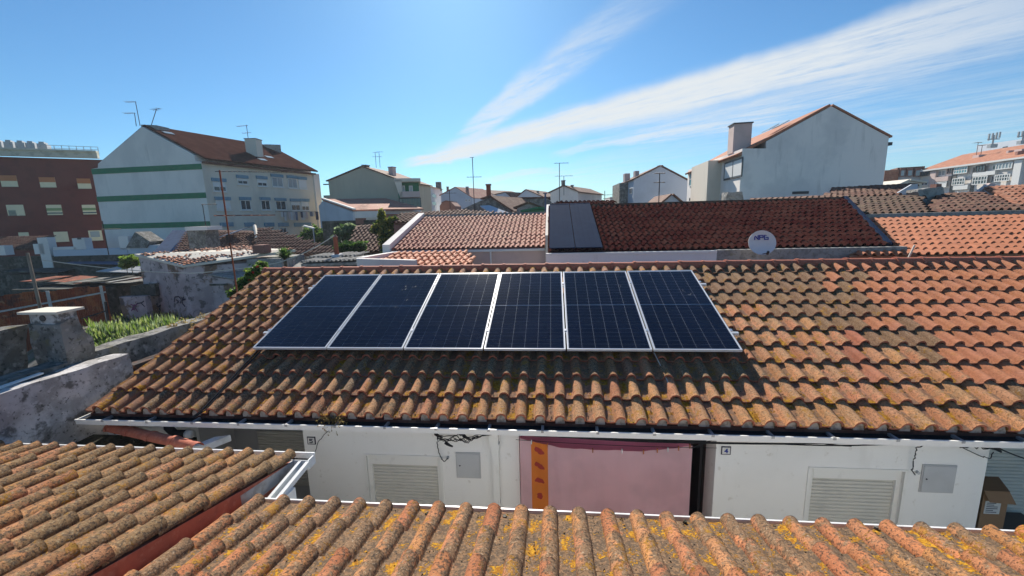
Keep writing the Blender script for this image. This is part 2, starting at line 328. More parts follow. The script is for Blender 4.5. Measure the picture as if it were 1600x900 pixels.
# ------------------------------------------------------------------ roof tiles
TP, TG = .23, .358                            # pitch across, gauge up the slope
def tile_mesh(name, matn, p=TP, L=.43, hi=2, roll=.066, lip=.006, seed=0, mirror=False):
    rs = random.Random(seed); th = .018
    na = {3: 12, 2: 8, 1: 5, 0: 3}[hi]; cxr = p-roll+.004
    prof = [(-.004, .012)] if hi else []
    prof += [(.012, .0), ((cxr-roll)*.5, -.004), (cxr-roll-.006, .0)] if hi > 0 else [(0, 0), (cxr-roll, 0)]
    for i in range(na+1):
        a = pi-pi*i/na; prof.append((cxr+roll*cos(a), max(0, roll*sin(a))*1.02+.002))
    ys = [0, .035, L*.5, L] if hi == 3 else ([0, .03, L] if hi == 2 else [0, L])
    mb = MB(); mb.smooth = hi > 0; n = len(prof); V = []
    for yi, y in enumerate(ys):
        k = 1.0 if yi else 1+lip/roll
        tp_ = 1-(.12 if hi == 3 else .08)*y/L if hi else 1
        for (x, z) in prof:
            zz = z*k*tp_ + (rs.uniform(-.0015, .0015) if hi == 3 else 0)
            V.append((x, y, zz))
    Fc = []
    for yi in range(len(ys)-1):
        for i in range(n-1): a = yi*n+i; Fc.append((a, a+1, a+n+1, a+n))
    mb.add(V, Fc)
    W2 = []                                   # lip face (duplicate verts keep the edge crisp)
    for (x, z) in prof: W2.append((x, 0, z*(1+lip/roll)))
    for (x, z) in prof:
        q = cxr+(x-cxr)*(1-th/roll) if x > cxr-roll else x
        W2.append((q, 0, z*(1-th/roll)-(.0 if z > .01 else th)))
    mb.add(W2, [(i, n+i, n+i+1, i+1) for i in range(n-1)], 1 if hi >= 2 else 0)
    if hi >= 2:
        U = [(v[0], 0, v[2]) for v in W2[n:]]+[(v[0], L*.6, v[2]) for v in W2[n:]]
        mb.add(U, [(i, i+n, i+n+1, i+1) for i in range(n-1)])
    if mirror:
        mb.v = [(p-x, y, z) for x, y, z in mb.v]; mb.f = [tuple(reversed(f)) for f in mb.f]
    return mb, mb.mesh(name, [matn, 'tile_edge'] if hi >= 2 else matn, fix=False)

def inside(poly, x, y):
    c = False; n = len(poly); j = n-1
    for i in range(n):
        if (poly[i][1] > y) != (poly[j][1] > y) and x < (poly[j][0]-poly[i][0])*(y-poly[i][1])/(poly[j][1]-poly[i][1])+poly[i][0]: c = not c
        j = i
    return c
def tiles(parent, org, u, v, ncol, nrow, kinds, pick, p=TP, g=TG, nparts=300, keep=None, jit=1., tilt=.03, name='tile', stuffname='far_tiles'):
    """lay tiles: org lower left corner, u across, v up the slope; kinds: list of (MB, mesh); pick(col,row)->index or None"""
    u = Vector(u).normalized(); v = Vector(v).normalized(); n = u.cross(v)
    vt = (v - n*(tilt/g)).normalized(); nt_ = u.cross(vt)
    items = []
    for r in range(nrow):
        for c in range(ncol):
            if keep and not keep((c+.5)*p, (r+.5)*g): continue
            k = pick(c, r)
            if k is None: continue
            P = Vector(org)+u*(c*p)+v*(r*g)+n*tilt
            P += u*random.gauss(0, .0022*jit)+v*random.gauss(0, .005*jit)+n*random.uniform(-.002, .003)*jit
            a = random.gauss(0, .011*jit)+(random.gauss(0, .035) if random.random() < .04 else 0); tl = random.gauss(0, .006*jit)
            uu = (u*cos(a)+vt*sin(a)); vv = (vt*cos(a)-u*sin(a)); vv = (vv+nt_*tl).normalized(); nn = uu.cross(vv)
            M = Matrix((uu, vv, nn)).transposed().to_4x4(); M.translation = P
            items.append(((P-O).length, k, M))
    items.sort(key=lambda t: t[0])
    for d, k, M in items[:nparts]: part(name, kinds[k][1], parent, mtx=M)
    rest = items[nparts:]
    if rest:
        for k in set(i[1] for i in rest):
            mb = MB(); mb.smooth = kinds[k][0].smooth; src = kinds[k][0]; vs = [Vector(q) for q in src.v]
            for d, kk, M in rest:
                if kk == k: k0 = len(mb.mi); mb.add([M @ q for q in vs], src.f); mb.mi[k0:] = src.mi
            mb.build(stuffname, [m_.name for m_ in kinds[k][1].materials], parent, fix=False, kind='stuff')
def ridge_run(parent, a, b, r, step, matn, name='ridge_tile', n=7, tilt=.02, lift=0, parts=True):
    a = Vector(a); b = Vector(b); d = (b-a); L = d.length; d.normalize(); side = d.cross(Vector((0, 0, 1))).normalized(); up = side.cross(d)
    k = max(1, int(round(L/step))); step = L/k
    mb = MB(); mb.smooth = True
    for (r0, y0, r1, y1) in ((r*1.10, 0, r*1.10, .05), (r, .05, r*.94, step+.03)):
        V = []
        for (rr, y) in ((r0, y0), (r1, y1)):
            for i in range(n+1): t = pi*i/n; V.append((rr*cos(t), y, rr*sin(t)))
        mb.add(V, [(i, i+1, n+2+i, n+1+i) for i in range(n)])
    for y in (0, .05):
        V = [(r*1.10*cos(pi*i/n), y, r*1.10*sin(pi*i/n)) for i in range(n+1)]+[(r*.93*cos(pi*i/n), y, r*.93*sin(pi*i/n)) for i in range(n+1)]
        mb.add(V, [(i, i+1, n+2+i, n+1+i) for i in range(n)])
    me = mb.mesh(name, matn, fix=False)
    for i in range(k):
        M = Matrix((side, d, up)).transposed().to_4x4(); M.translation = a+d*(i*step)+up*(lift+random.uniform(-.004, .006))
        M = M @ Matrix.Rotation(random.gauss(0, .008), 4, 'Z')
        part(name, me, parent, mtx=M)
K_aged = [tile_mesh('tile', 'tile_aged', seed=i) for i in range(2)]
K_dark = [tile_mesh('tile', 'tile_dark', seed=i) for i in range(2)]
K_clean = [tile_mesh('tile', 'tile_clean', seed=i) for i in range(1)]
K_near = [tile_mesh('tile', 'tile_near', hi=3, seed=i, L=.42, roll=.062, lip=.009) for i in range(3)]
K_left = [tile_mesh('tile', 'tile_left', hi=3, seed=i, L=.42, roll=.064, lip=.009, mirror=True) for i in range(3)]
def K_low(matn, hi=1, p=TP): return [tile_mesh('tile', matn, hi=hi, p=p, L=.42)]

# ------------------------------------------------------------------ ground
g = MB().add([(-380, -20, 0), (380, -20, 0), (380, 520, 0), (-380, 520, 0)], [(0, 1, 2, 3)]); g.build('ground', 'earth', kind='structure')
MB().box((-14, 2.6, -.05), (14, 4.72, .004)).build('lane_pavement', 'lane', kind='structure')

# ------------------------------------------------------------------ main house with the solar panels
SL = R(19.9); EY, EZ = 4.47, H-2.378; RY = 8.15; RZ = EZ+(RY-EY)*tan(SL)
X0, X1 = -6.08, 9.6
house = thing('white_row_house', 'long white house with weathered terracotta roof under the solar panels, plates 5 and 4', 'house', (1.7, 6, 0))
vS = Vector((0, cos(SL), sin(SL))); nS = Vector((0, -sin(SL), cos(SL)))
roof = MB()
roof.prism([(X0+.02, EY+.03, EZ-.03), (X0+.02, RY, RZ-.03), (X0+.02, 2*RY-EY, EZ-.03), (X0+.02, 2*RY-EY, EZ-.10), (X0+.02, RY, RZ-.10), (X0+.02, EY+.03, EZ-.10)], (X1-X0-.04, 0, 0))
roof_o = roof.build('roof', 'roof_brown', house)
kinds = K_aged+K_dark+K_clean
def pick_main(c, r):
    X = X0+c*TP; Y = EY+r*TG*cos(SL)
    bx_ = (4.45+.07*(r-3) if r > 2 else 4.8+.45*(2-r))+random.gauss(0, .32)
    if X > bx_+.2 or (X > bx_-.7 and random.random() < .10): return 4
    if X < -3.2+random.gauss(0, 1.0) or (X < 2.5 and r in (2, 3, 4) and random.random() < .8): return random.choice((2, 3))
    return random.choice((0, 1))
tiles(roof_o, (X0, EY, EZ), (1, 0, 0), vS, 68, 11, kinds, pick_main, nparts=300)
ridge_run(roof_o, (X0, RY, RZ-.005), (X1, RY, RZ-.005), .105, .42, 'ridge_clay')
MB().box((X0+.06, RY-.10, RZ-.05), (X1, RY+.10, RZ+.012)).build('ridge_mortar', 'ridge_clay', roof_o)
def crumbs(parent, org, u, v, W_, L_, n, pan_off, seed, size=.008):
    rs = random.Random(seed); mb = MB(); n_ = u.cross(v)
    for i in range(n):
        c_ = rs.randrange(int(W_/TP)); q = rs.random()**1.6*L_; p = org+u*(c_*TP+pan_off+rs.gauss(0, .018))+v*q+n_*.028; s_ = size*rs.uniform(.5, 1.6)
        a = Vector((rs.uniform(-1, 1), rs.uniform(-1, 1), rs.uniform(-.3, .3))).normalized()*s_; b = a.cross(n_).normalized()*s_*rs.uniform(.4, 1)
        mb.add([p-a, p-b, p+a, p+b, p+n_*s_*.8], [(0, 1, 4), (1, 2, 4), (2, 3, 4), (3, 0, 4)])
    mb.build('moss_crumbs', 'moss_dark', parent, fix=False, kind='stuff')
crumbs(roof_o, Vector((X0, EY, EZ)), Vector((1, 0, 0)), vS, 11., 2.6, 900, .055, 3)
# mortar plugs under the rolls of the first course
for c in range(68):
    mb = MB(); cx_ = X0+c*TP+TP-.066+.004; V = []
    for k in range(9): t = pi*k/8; V.append((cx_+.054*cos(t), EY+.012+random.uniform(0, .006), EZ+.012+.054*sin(t)))
    V += [(cx_-.054, EY+.015, EZ-.02), (cx_+.054, EY+.015, EZ-.02)]
    mb.prism(V, (0, .05, 0)); mb.build('mortar_plug', 'mortar', house)
# gutter along the eave
GZ = EZ-.045
gt = MB()
def gprof(y0, y1, z0, z1, t):  # U profile
    return [(y0, z1), (y0, z0), (y1, z0), (y1, z1), (y1-t, z1), (y1-t, z0+t), (y0+t, z0+t), (y0+t, z1)]
P = gprof(EY-.115, EY+.07, GZ-.066, GZ, .008)
gt.prism([(X0-.03, y, z) for y, z in P], (X1-X0, 0, 0))
gt.box((X0-.03, EY-.125, GZ-.012), (X1-.03, EY-.107, GZ+.004)); gt.box((X0-.035, EY-.11, GZ-.062), (X0-.02, EY+.066, GZ-.003))
go = gt.build('gutter', 'paint_white', house)
MB().box((X0-.01, EY-.106, GZ-.057), (X1-.06, EY+.061, GZ-.02)).build('gutter_inside', 'gutter_dark', go)  # near-black slab makes the inside of the gutter dark
mb = MB()
for i in range(26): x = X0+.35+i*.62; mb.box((x, EY-.128, GZ-.02), (x+.03, EY+.0, GZ+.008))
mb.build('gutter_bracket', 'galv', go)
MB().box((X0+.02, EY+.072, EZ-.16), (X1-.02, EY+.102, EZ-.105)).build('fascia', 'paint_white', house)
# walls
WY = 4.66; WT = EZ-.155
def wz(py, px=800, Y=WY): return atY(px, py, Y).z
def wx(px, py=700, Y=WY): return atY(px, py, Y).x
op = {'a': (-5.02, wx(476, 700)), 'b': (wx(811, 700), wx(1119, 700)), 'c': (wx(1547, 700), 8.2)}
win = {'l': (wx(574, 730), wx(690, 760), H-3.98, wz(713, 630)), 'r': (wx(1266, 740), wx(1410, 760), H-3.98, wz(734, 1340))}
wall = MB()
xs = [(X0, op['a'][0], None), (op['a'][1], op['b'][0], 'l'), (op['b'][1], op['c'][0], 'r'), (op['c'][1], X1, None)]
for a, b, w in xs:
    if w is None: wall.box((a, WY, 0), (b, WY+.3, WT)); continue
    wa, wb, z0, z1 = win[w]
    wall.box((a, WY, 0), (wa, WY+.3, WT)); wall.box((wb, WY, 0), (b, WY+.3, WT)); wall.box((wa, WY, z1), (wb, WY+.3, WT)); wall.box((wa, WY, 0), (wb, WY+.3, z0))
wall.box((X0, WY+.3, 0), (X0+.25, 2*RY-EY-.1, WT)); wall.box((X0+.25, 2*RY-EY-.4, 0), (X1, 2*RY-EY-.1, WT))
wall.prism([(X0+.001, WY+.3, WT), (X0+.001, 2*RY-EY-.12, WT), (X0+.001, RY, RZ-.12)], (.22, 0, 0))
wall_o = wall.build('wall', 'facade_white', house)
# lintels over porches (thin strip under the fascia)
for k in 'abc':
    a, b = op[k]; MB().box((a, WY+.004, WT-.075), (b, WY+.26, WT)).build('lintel', 'facade_white', house)
def shutter(parent, x0, x1, z0, z1, Y, name='roller_shutter', step=.045, m_='shutter', deep=.02):
    s = MB(); z = z1; s.box((x0, Y+.012, z0), (x1, Y+.03, z1)); k = 0
    while z > z0:
        zz = max(z0, z-step+.006); s.prism([(x0, Y+.012, z), (x0, Y-.004, z-.010), (x0, Y-.004, zz+.004), (x0, Y+.012, zz)], (x1-x0, 0, 0)); z -= step; k += 1
    return s.build(name, m_, parent)
for k in 'lr':
    a, b, z0, z1 = win[k]; f = MB(); t = .05
    f.box((a, WY+.03, z0), (a+t, WY+.09, z1)); f.box((b-t, WY+.03, z0), (b, WY+.09, z1)); f.box((a+t, WY+.025, z1-.135), (b-t, WY+.1, z1))
    w = MB(); w.box((a-.03, WY-.012, z1), (b+.03, WY+.004, z1+.02)); w.box((a-.03, WY-.012, z0), (a, WY+.004, z1)); w.box((b, WY-.012, z0), (b+.03, WY+.004, z1))
    wo_ = w.build('window', 'paint_white', house)
    f.build('frame', 'paint_white', wo_); shutter(wo_, a+t, b-t, z0, z1-.135, WY+.06)
    MB().box((a, WY+.12, z0), (b, WY+.14, z1)).build('pane', 'glass', wo_)
    MB().box((a-.05, WY-.04, z0-.05), (b+.05, WY-.001, z0-.001)).build('sill', 'paint_white', wo_)
# porch a (left)
a, b = op['a']; pb = MB(); pb.box((a-.12, WY+.9, 0), (b+.8, WY+1.0, WT)); pb.box((a-.12, WY+.301, 0), (a, WY+.9, WT)); pb.box((b+.8, WY+.301, 0), (b+.9, WY+.9, WT)); pb.box((a, WY+.26, WT-.02), (b+.8, WY+.9, WT))
po = pb.build('porch', 'reveal_grey', house); shutter(po, wx(404, 690, WY+.87), b+.7, 1., wz(674, 440, WY+.87), WY+.86)
# porch b (middle, behind the pink cloths)
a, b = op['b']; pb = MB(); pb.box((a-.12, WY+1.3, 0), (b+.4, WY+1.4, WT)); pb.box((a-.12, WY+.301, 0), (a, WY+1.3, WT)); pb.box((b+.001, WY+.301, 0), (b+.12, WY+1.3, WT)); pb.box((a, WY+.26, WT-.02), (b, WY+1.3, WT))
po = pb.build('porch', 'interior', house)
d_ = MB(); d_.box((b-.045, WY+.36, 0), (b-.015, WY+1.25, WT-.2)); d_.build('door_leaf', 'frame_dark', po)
# porch c (right)
a, b = op['c']; pb = MB(); pb.box((a-.5, WY+1.0, 0), (b, WY+1.1, WT)); pb.box((a-.6, WY+.301, 0), (a-.5, WY+1.0, WT)); pb.box((a, WY+.26, WT-.02), (b, WY+1.0, WT))
po = pb.build('porch', 'reveal_grey', house); shutter(po, a+.1, b-.2, .9, WT-.15, WY+.95, step=.05)
# downpipe
x = wx(776, 720); dp = MB()
dp.box((x-.045, WY-.055, 0), (x+.035, WY-.003, wz(693, 778))); dp.box((x-.07, WY-.10, wz(688, 778)), (x+.04, WY-.003, GZ-.068)); dp.box((x-.06, WY-.07, wz(699, 778)), (x+.05, WY-.003, wz(689, 778)))
dp.build('downpipe', 'paint_white', house)
# elbow pipe at left under the gutter
p = [atY(262, 658, 4.5), atY(263, 668, 4.5), atY(272, 677, 4.5), atY(292, 678, 4.5)]
mb = MB(); mb.smooth = True; mb.tube(p, .05, 10); mb.build('elbow_pipe', 'cable', house)
mb = MB(); mb.smooth = True; mb.tube([atY(292, 678, 4.5), atY(300, 678, 4.5)], .055, 10); mb.build('pipe_collar', 'paint_white', house)
# meter cupboards
for (x0, y0, x1, y1) in ((711, 706, 751, 746), (1440, 725, 1491, 769)):
    p0 = atY(x0+1, y0, WY); p1 = atY((x0+x1)/2, y1, WY); pr_ = atY(x1, (y0+y1)/2, WY)
    m2 = MB().box((p0.x, WY-.012, p1.z), (pr_.x, WY-.001, p0.z)).build('meter_cupboard', 'reveal_grey', house)
    MB().box((p0.x+.014, WY-.02, p1.z+.014), (pr_.x-.014, WY-.0125, p0.z-.014)).build('cupboard_door', 'meter_grey', m2)
    mb = MB(); c_ = Vector((p0.x+.05, WY-.02, (p0.z+p1.z)/2-.0)); mb.tube([c_, c_+Vector((0, -.006, 0))], .009, 8); mb.build('lock', 'digit', m2)
# number plates
def seg_digit(mb, ch, x, z, w, h, Y, t):
    if ch == '4':
        mb.prism([(x+w*.55, Y, z), (x+w*.55+t, Y, z), (x+w*.55+t, Y, z+h), (x+w*.55, Y, z+h)], (0, .002, 0))
        mb.prism([(x, Y-.0005, z+h*.28), (x+w, Y-.0005, z+h*.28), (x+w, Y-.0005, z+h*.28+t), (x, Y-.0005, z+h*.28+t)], (0, .002, 0))
        mb.prism([(x, Y-.001, z+h*.28), (x+t, Y-.001, z+h*.28), (x+w*.55+t, Y-.001, z+h), (x+w*.55, Y-.001, z+h)], (0, .002, 0))
    else:
        mb.box((x, Y, z+h-t), (x+w, Y+.002, z+h)); mb.box((x, Y-.0005, z+h*.52), (x+t, Y+.0015, z+h)); mb.box((x, Y-.001, z+h*.5), (x+w*.8, Y+.001, z+h*.5+t))
        mb.box((x+w-t, Y-.0015, z+t*.6), (x+w, Y+.0005, z+h*.5)); mb.box((x, Y-.001, z), (x+w*.85, Y+.001, z+t)); mb.box((x, Y-.0018, z), (x+t*.7, Y+.0002, z+h*.2))
for (x0, y0, x1, y1, ch, md) in ((480, 682, 494, 694, '5', 'digit'), (1127, 697, 1141, 710, '4', 'digit_blue')):
    p0 = atY(x0, y0, WY); p1 = atY(x1, y1, WY)
    fr = MB().box((p0.x, WY-.010, p1.z), (p1.x, WY-.001, p0.z)).build('number_plate', 'digit', house)
    MB().box((p0.x+.01, WY-.013, p1.z+.01), (p1.x-.01, WY-.0105, p0.z-.01)).build('plate_face', 'plate', fr)
    mb = MB(); w = (p1.x-p0.x); h = p0.z-p1.z; seg_digit(mb, ch, p0.x+w*.3, p1.z+h*.22, w*.4, h*.56, WY-.0165, .012); mb.build('digit', md, fr)
# pipe sleeves where cables enter
def sag(a, b, s, n=14):
    a = Vector(a); b = Vector(b); return [a.lerp(b, i/n)+Vector((0, 0, -s*4*(i/n)*(1-i/n))) for i in range(n+1)]
# cables along the facade
CY = WY-.05
def F_(px, py, dy=0.): return atY(px, py, CY-dy)
cb = thing('facade_cable_bundle', 'tangled black cables strung along the white wall under the gutter', 'cables', (0, CY, 0))
def wobble(pts, s=.006):
    out_ = []
    for i in range(len(pts)-1):
        for k in range(6): out_.append(pts[i].lerp(pts[i+1], k/6)+Vector((0, random.uniform(-.01, .01), random.gauss(0, s))))
    return out_+[pts[-1]]
for pts_ in (((690, 673), (785, 674), (1000, 688), (1225, 693), (1400, 691), (1505, 688)), ((780, 676), (1000, 690), (1225, 694), (1330, 696), (1500, 689)), ((1000, 683), (1060, 683), (1120, 681), (1190, 683)), ((1200, 685), (1330, 689), (1430, 689), (1500, 690)),
             ((1200, 683), (1280, 692), (1330, 697)), ((1500, 690), (1560, 693), (1640, 706)), ((1080, 700), (1100, 692), (1125, 682)), ((1560, 700), (1600, 716), (1650, 718)), ((1505, 690), (1560, 688), (1640, 699))):
    P = [F_(px, py, .09) for px, py in pts_]; Q = []
    for a, b in zip(P, P[1:]): Q += sag(a, b, .006, 6)[:-1]
    mb = MB(); mb.tube(Q+[P[-1]], .0075, 5); mb.build('cable_run', 'cable', cb)
for j in range(5):
    y_ = random.uniform(676, 692); p = [F_(random.uniform(676, 684), 675, .08), F_(random.uniform(676, 692), y_+3, .1), F_(random.uniform(695, 712), y_+random.uniform(-4, 8), .1), F_(random.uniform(715, 735), random.uniform(678, 692), .09), F_(random.uniform(735, 752), random.uniform(676, 686), .09), F_(785, 675+random.uniform(-1, 2), .08)]
    mb = MB(); mb.tube(wobble(p, .009), .0055, 5); mb.build('looped_cable', 'cable', cb)
for j in range(7):
    p = [F_(random.uniform(1495, 1520), random.uniform(686, 700)), F_(random.uniform(1520, 1550), random.uniform(684, 702)), F_(random.uniform(1550, 1600), random.uniform(688, 700))]
    mb = MB(); mb.tube(wobble(p, .009), .0055, 5); mb.build('looped_cable', 'cable', cb)
mb = MB(); mb.tube(wobble([F_(683, 690), F_(685, 705), F_(690, 718), F_(695, 721), F_(700, 716)], .002), .006, 5); mb.build('drop_cable', 'cable', cb)
mb = MB(); mb.tube(wobble([F_(1445, 694), F_(1432, 700), F_(1429, 715), F_(1425, 735), F_(1430, 742)], .003), .006, 5); mb.build('drop_cable', 'cable', cb)
mb = MB(); mb.tube(wobble([F_(1500, 697), F_(1530, 712), F_(1548, 716), F_(1552, 706)], .003), .005, 5); mb.build('drop_cable', 'cable', cb)
for (px, py) in ((702, 694), (730, 683), (722, 677), (686, 680), (1505, 695), (1545, 697), (1558, 702), (1592, 694), (1540, 690)):
    c = F_(px, py, .09); mb = MB(); mb.smooth = True
    mb.tube([c+Vector((-.045, 0, .02)), c+Vector((-.02, -.015, .01)), c+Vector((.015, -.015, -.01)), c+Vector((.04, 0, -.03))], .022, 8, .010); mb.build('junction', 'cable', cb)
for (px, py) in ((700, 714), (1432, 737)):
    mb = MB(); c = atY(px, py, WY-.001); mb.tube([c, c+Vector((0, -.03, 0))], .018, 10); mb.build('entry_sleeve', 'meter_grey', cb)
mb = MB(); mb.tube(wobble([atY(524, 664, WY-.04), atY(506, 680, WY-.02), atY(497, 690, WY-.02), atY(492, 708, WY-.02)], .004), .004, 5); mb.build('loose_wire', 'cable', cb)

# ------------------------------------------------------------------ washing in the middle porch
def cloth(name, label, cat, px0, px1, py0, Y, zlen, mats, faces, amp=.012, fold=9., sag_=.03, n=60, m_=24, prints=None, seed=1, skew=0):
    rs = random.Random(seed); x0 = atY(px0, py0, Y).x; x1 = atY(px1, py0, Y).x; zt0 = atY(px0, py0, Y).z; zt1 = atY(px1, py0+ (px1-px0)*.045, Y).z
    ph = [rs.uniform(0, 6) for _ in range(5)]
    def pos(s, t):
        x = x0+(x1-x0)*s+skew*t; z = zt0+(zt1-zt0)*s-sag_*4*s*(1-s)*(1-t)**2-zlen*t
        y = Y+amp*(sin(s*fold+ph[0])+.6*sin(s*fold*2.3+ph[1]+t*2)+.35*sin(s*fold*5+ph[2]-t*3))*(.35+.65*t)+.012*sin(3*t+s*4+ph[3])-.10*t*(1-t)*abs(s-.5)*.2
        y += .02*math.exp(-((s-t*.3-.03)/.03)**2)
        return Vector((x, y, z))
    root = thing(name, label, cat, pos(.5, 1)); mb = MB(); mb.smooth = True
    V = [pos(i/n, j/m_) for j in range(m_+1) for i in range(n+1)]
    Fc = [(j*(n+1)+i, j*(n+1)+i+1, (j+1)*(n+1)+i+1, (j+1)*(n+1)+i) for j in range(m_) for i in range(n)]
    mb.v = [tuple(v) for v in V]; mb.f = Fc; mb.mi = [faces((i+.5)/n) for j in range(m_) for i in range(n)]
    c = mb.build('fabric', mats, root, fix=False)
    if prints:
        for (s0, t0, ws, wt, rot) in prints:
            V = [pos(s0, t0)+Vector((0, -.004, 0))]; k = 14
            for i in range(k):
                a = 2*pi*i/k; rr = 1+.25*sin(2*a+rot*3)+.12*sin(5*a); du = cos(a)*rr*ws; dv = sin(a)*rr*wt
                V.append(pos(s0+du*cos(rot)-dv*sin(rot)*.35, t0+dv*cos(rot)+du*sin(rot)*.35)+Vector((0, -.004, 0)))
            q = MB(); q.add(V, [(0, 1+i, 1+(i+1) % k) for i in range(k)]); q.build('printed_motif', 'cloth_print', c, fix=False)
    return root, pos
pr_ = [(.115, .062+i*.125, .027, .027, (0.1, .2, .5, -.7, .9, .2)[i % 6]) for i in range(8)]
CL, cpos = cloth('hanging_sheet', 'thin pink sheet with orange printed stripe hanging across the middle porch', 'sheet', 812, 1084, 686, 4.56, 1.7, ['cloth_pink', 'cloth_orange', 'cloth_deep'],
      lambda s: 1 if .063 < s < .165 else 0, prints=pr_, seed=3, sag_=.095, amp=.034, fold=13)
CL2, _ = cloth('hanging_blanket', 'deep rose blanket hanging just behind the pink sheet', 'blanket', 813, 1080, 681, 4.80, 1.6, ['cloth_deep'], lambda s: 0, amp=.01, seed=5, sag_=.0)
mb = MB(); mb.tube(sag(atY(806, 687, 4.565), atY(1120, 700, 4.565), .02), .003, 5); tag(mb.build('clothes_line', 'cable'), 'thin clothes line carrying the pink sheet', 'clothes line')
pegm = MB().box((-.006, -.012, -.03), (.006, .012, .02))
for i, s in enumerate((.07, .165, .43, .60, .72, .80, .86, .92, .985)):
    p = cpos(s, 0); o = pegm.mesh('clothes_peg', 'roof_orange' if i % 3 else 'frame_white'); q = part('clothes_peg', o, None, loc=p)
    tag(q, ['white peg at the left edge of the orange stripe', 'orange peg at the right edge of the orange stripe', 'orange peg left of the middle of the pink sheet', 'white peg right of the middle of the pink sheet', 'orange peg, fifth from the right end of the pink sheet', 'orange peg, fourth from the right end of the pink sheet', 'white peg, third from the right end of the pink sheet', 'orange peg, second from the right end of the pink sheet', 'orange peg at the very right corner of the pink sheet'][i], 'clothes peg', 'clothes pegs on the pink sheet')
# things in the right porch
bx = atY(1560, 790, 5.2)
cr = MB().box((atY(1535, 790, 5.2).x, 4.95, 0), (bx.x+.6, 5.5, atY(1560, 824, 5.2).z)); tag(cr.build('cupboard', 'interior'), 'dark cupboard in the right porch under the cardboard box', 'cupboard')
bz = atY(1560, 824, 5.2).z; x0 = atY(1532, 800, 5.0).x; x1 = atY(1572, 800, 5.0).x; zt = atY(1560, 768, 5.0).z
box = thing('cardboard_box', 'brown cardboard box with white printed label in the right porch', 'box', ((x0+x1)/2, 5.15, bz))
bb = MB().obox((x0, 5.0, bz+.002), (x1-x0, 0.0, 0), (.16, .3, 0), (0, 0, zt-bz)).build('carton', 'cardboard', box)
MB().prism([(x0-.0, 4.996, zt-.01), (x1, 4.996, zt-.01), (x1+.02, 4.93, zt-.12), (x0+.01, 4.93, zt-.10)], (0, .004, 0)).build('flap', 'cardboard', box)
lb = MB().box((x0+.03, 4.994, zt-.30), (x0+.20, 4.998, zt-.13)).build('paper_label', 'paper', bb)
mb = MB()
for i in range(6): mb.box((x0+.045, 4.9925, zt-.28+i*.024), (x0+.045+random.uniform(.07, .13), 4.9935, zt-.28+i*.024+.009))
mb.build('print', 'digit', bb)

# ------------------------------------------------------------------ solar panels
PW, PL_, PG = 1.134, 2.278, .022
pY, pZ = 5.472, H-1.822; px0 = -4.437
def slope_m(x, d, lift=0):   # matrix on the panel plane: x across, y up slope
    M = Matrix((Vector((1, 0, 0)), vS, nS)).transposed().to_4x4(); M.translation = Vector((x, pY, pZ))+vS*d+nS*lift; return M
fr = MB(); t = .011; th = .035
for (a, b) in (((0, 0, -th), (PW, t, 0)), ((0, PL_-t, -th), (PW, PL_, 0)), ((0, t, -th), (t, PL_-t, 0)), ((PW-t, t, -th), (PW, PL_-t, 0))): fr.box(a, b)
fr_me = fr.mesh('frame', 'alu_bright')
bs_me = MB().box((t, t, -.008), (PW-t, PL_-t, -.004)).mesh('backsheet', 'backsheet')
cw = (PW-2*t-.024)/6; chh = (PL_-2*t-.05)/24
c_me = MB().box((.0013, .0019, 0), (cw-.0013, chh-.0019, .0015)).mesh('cell', 'cell')
mid = MB().box((-.012, -.012, -.004), (.012+.012, .05, .0035)).mesh('clamp', 'alu')
for i in range(6):
    M = slope_m(px0+i*(PW+PG), 0)
    lab = ['leftmost solar panel, beside the black cable on the roof', 'second solar panel from the left of the row of six', 'third solar panel from the left of the row of six',
           'fourth solar panel from the left with the brightest cell lines', 'fifth solar panel, second from the right end', 'rightmost solar panel, beside the bare lichen covered tiles'][i]
    pn = bpy.data.objects.new('solar_panel', None); COL.objects.link(pn); pn.matrix_world = M; pn.empty_display_size = .1
    tag(pn, lab, 'solar panel', 'solar panels in a row on the tiled roof'); WO[pn.name] = Vector()
    part('frame', fr_me, pn); b_ = part('backsheet', bs_me, pn)
    for r in range(24):
        for c in range(6):
            q = part('cell', c_me, b_); q.location = (t+.012+c*cw, t+.013+r*chh+(.010 if r >= 12 else .002), -.0035)
            if r % 1 == 0: q.rotation_euler = (random.gauss(0, .0013), random.gauss(0, .0013), 0)
rs = random.Random(21)
pans = [o for o in bpy.data.objects if o.name.startswith('solar_panel')]
for (pi_, cx_, cy_, rr) in ((1, .62, 1.72, .035), (1, .78, 1.78, .025), (1, .80, 1.30, .02), (1, .66, 1.12, .018), (4, .95, 1.75, .014), (5, .86, 1.40, .022), (5, .80, 1.55, .016), (2, .15, .2, .012), (3, .1, .9, .012), (0, .5, .6, .010)):
    pn = sorted(pans, key=lambda o: o.location.x)[pi_]
    for j in range(4):
        r_ = rr*rs.uniform(.2, .5); x_ = cx_+rs.gauss(0, rr); y_ = cy_+rs.gauss(0, rr*1.2)
        V = [(x_+r_*rs.uniform(.5, 1.1)*cos(k*pi/4), y_+r_*rs.uniform(.6, 1.5)*sin(k*pi/4), .0006) for k in range(8)]; part('dropping', MB().add(V, [tuple(range(8))]).mesh('dropping', 'dust'), pn)
rl = thing('mounting_rails', 'aluminium rails and clamps holding the solar panels above the tiles', 'mounting rails', (-1, pY, pZ-.15))
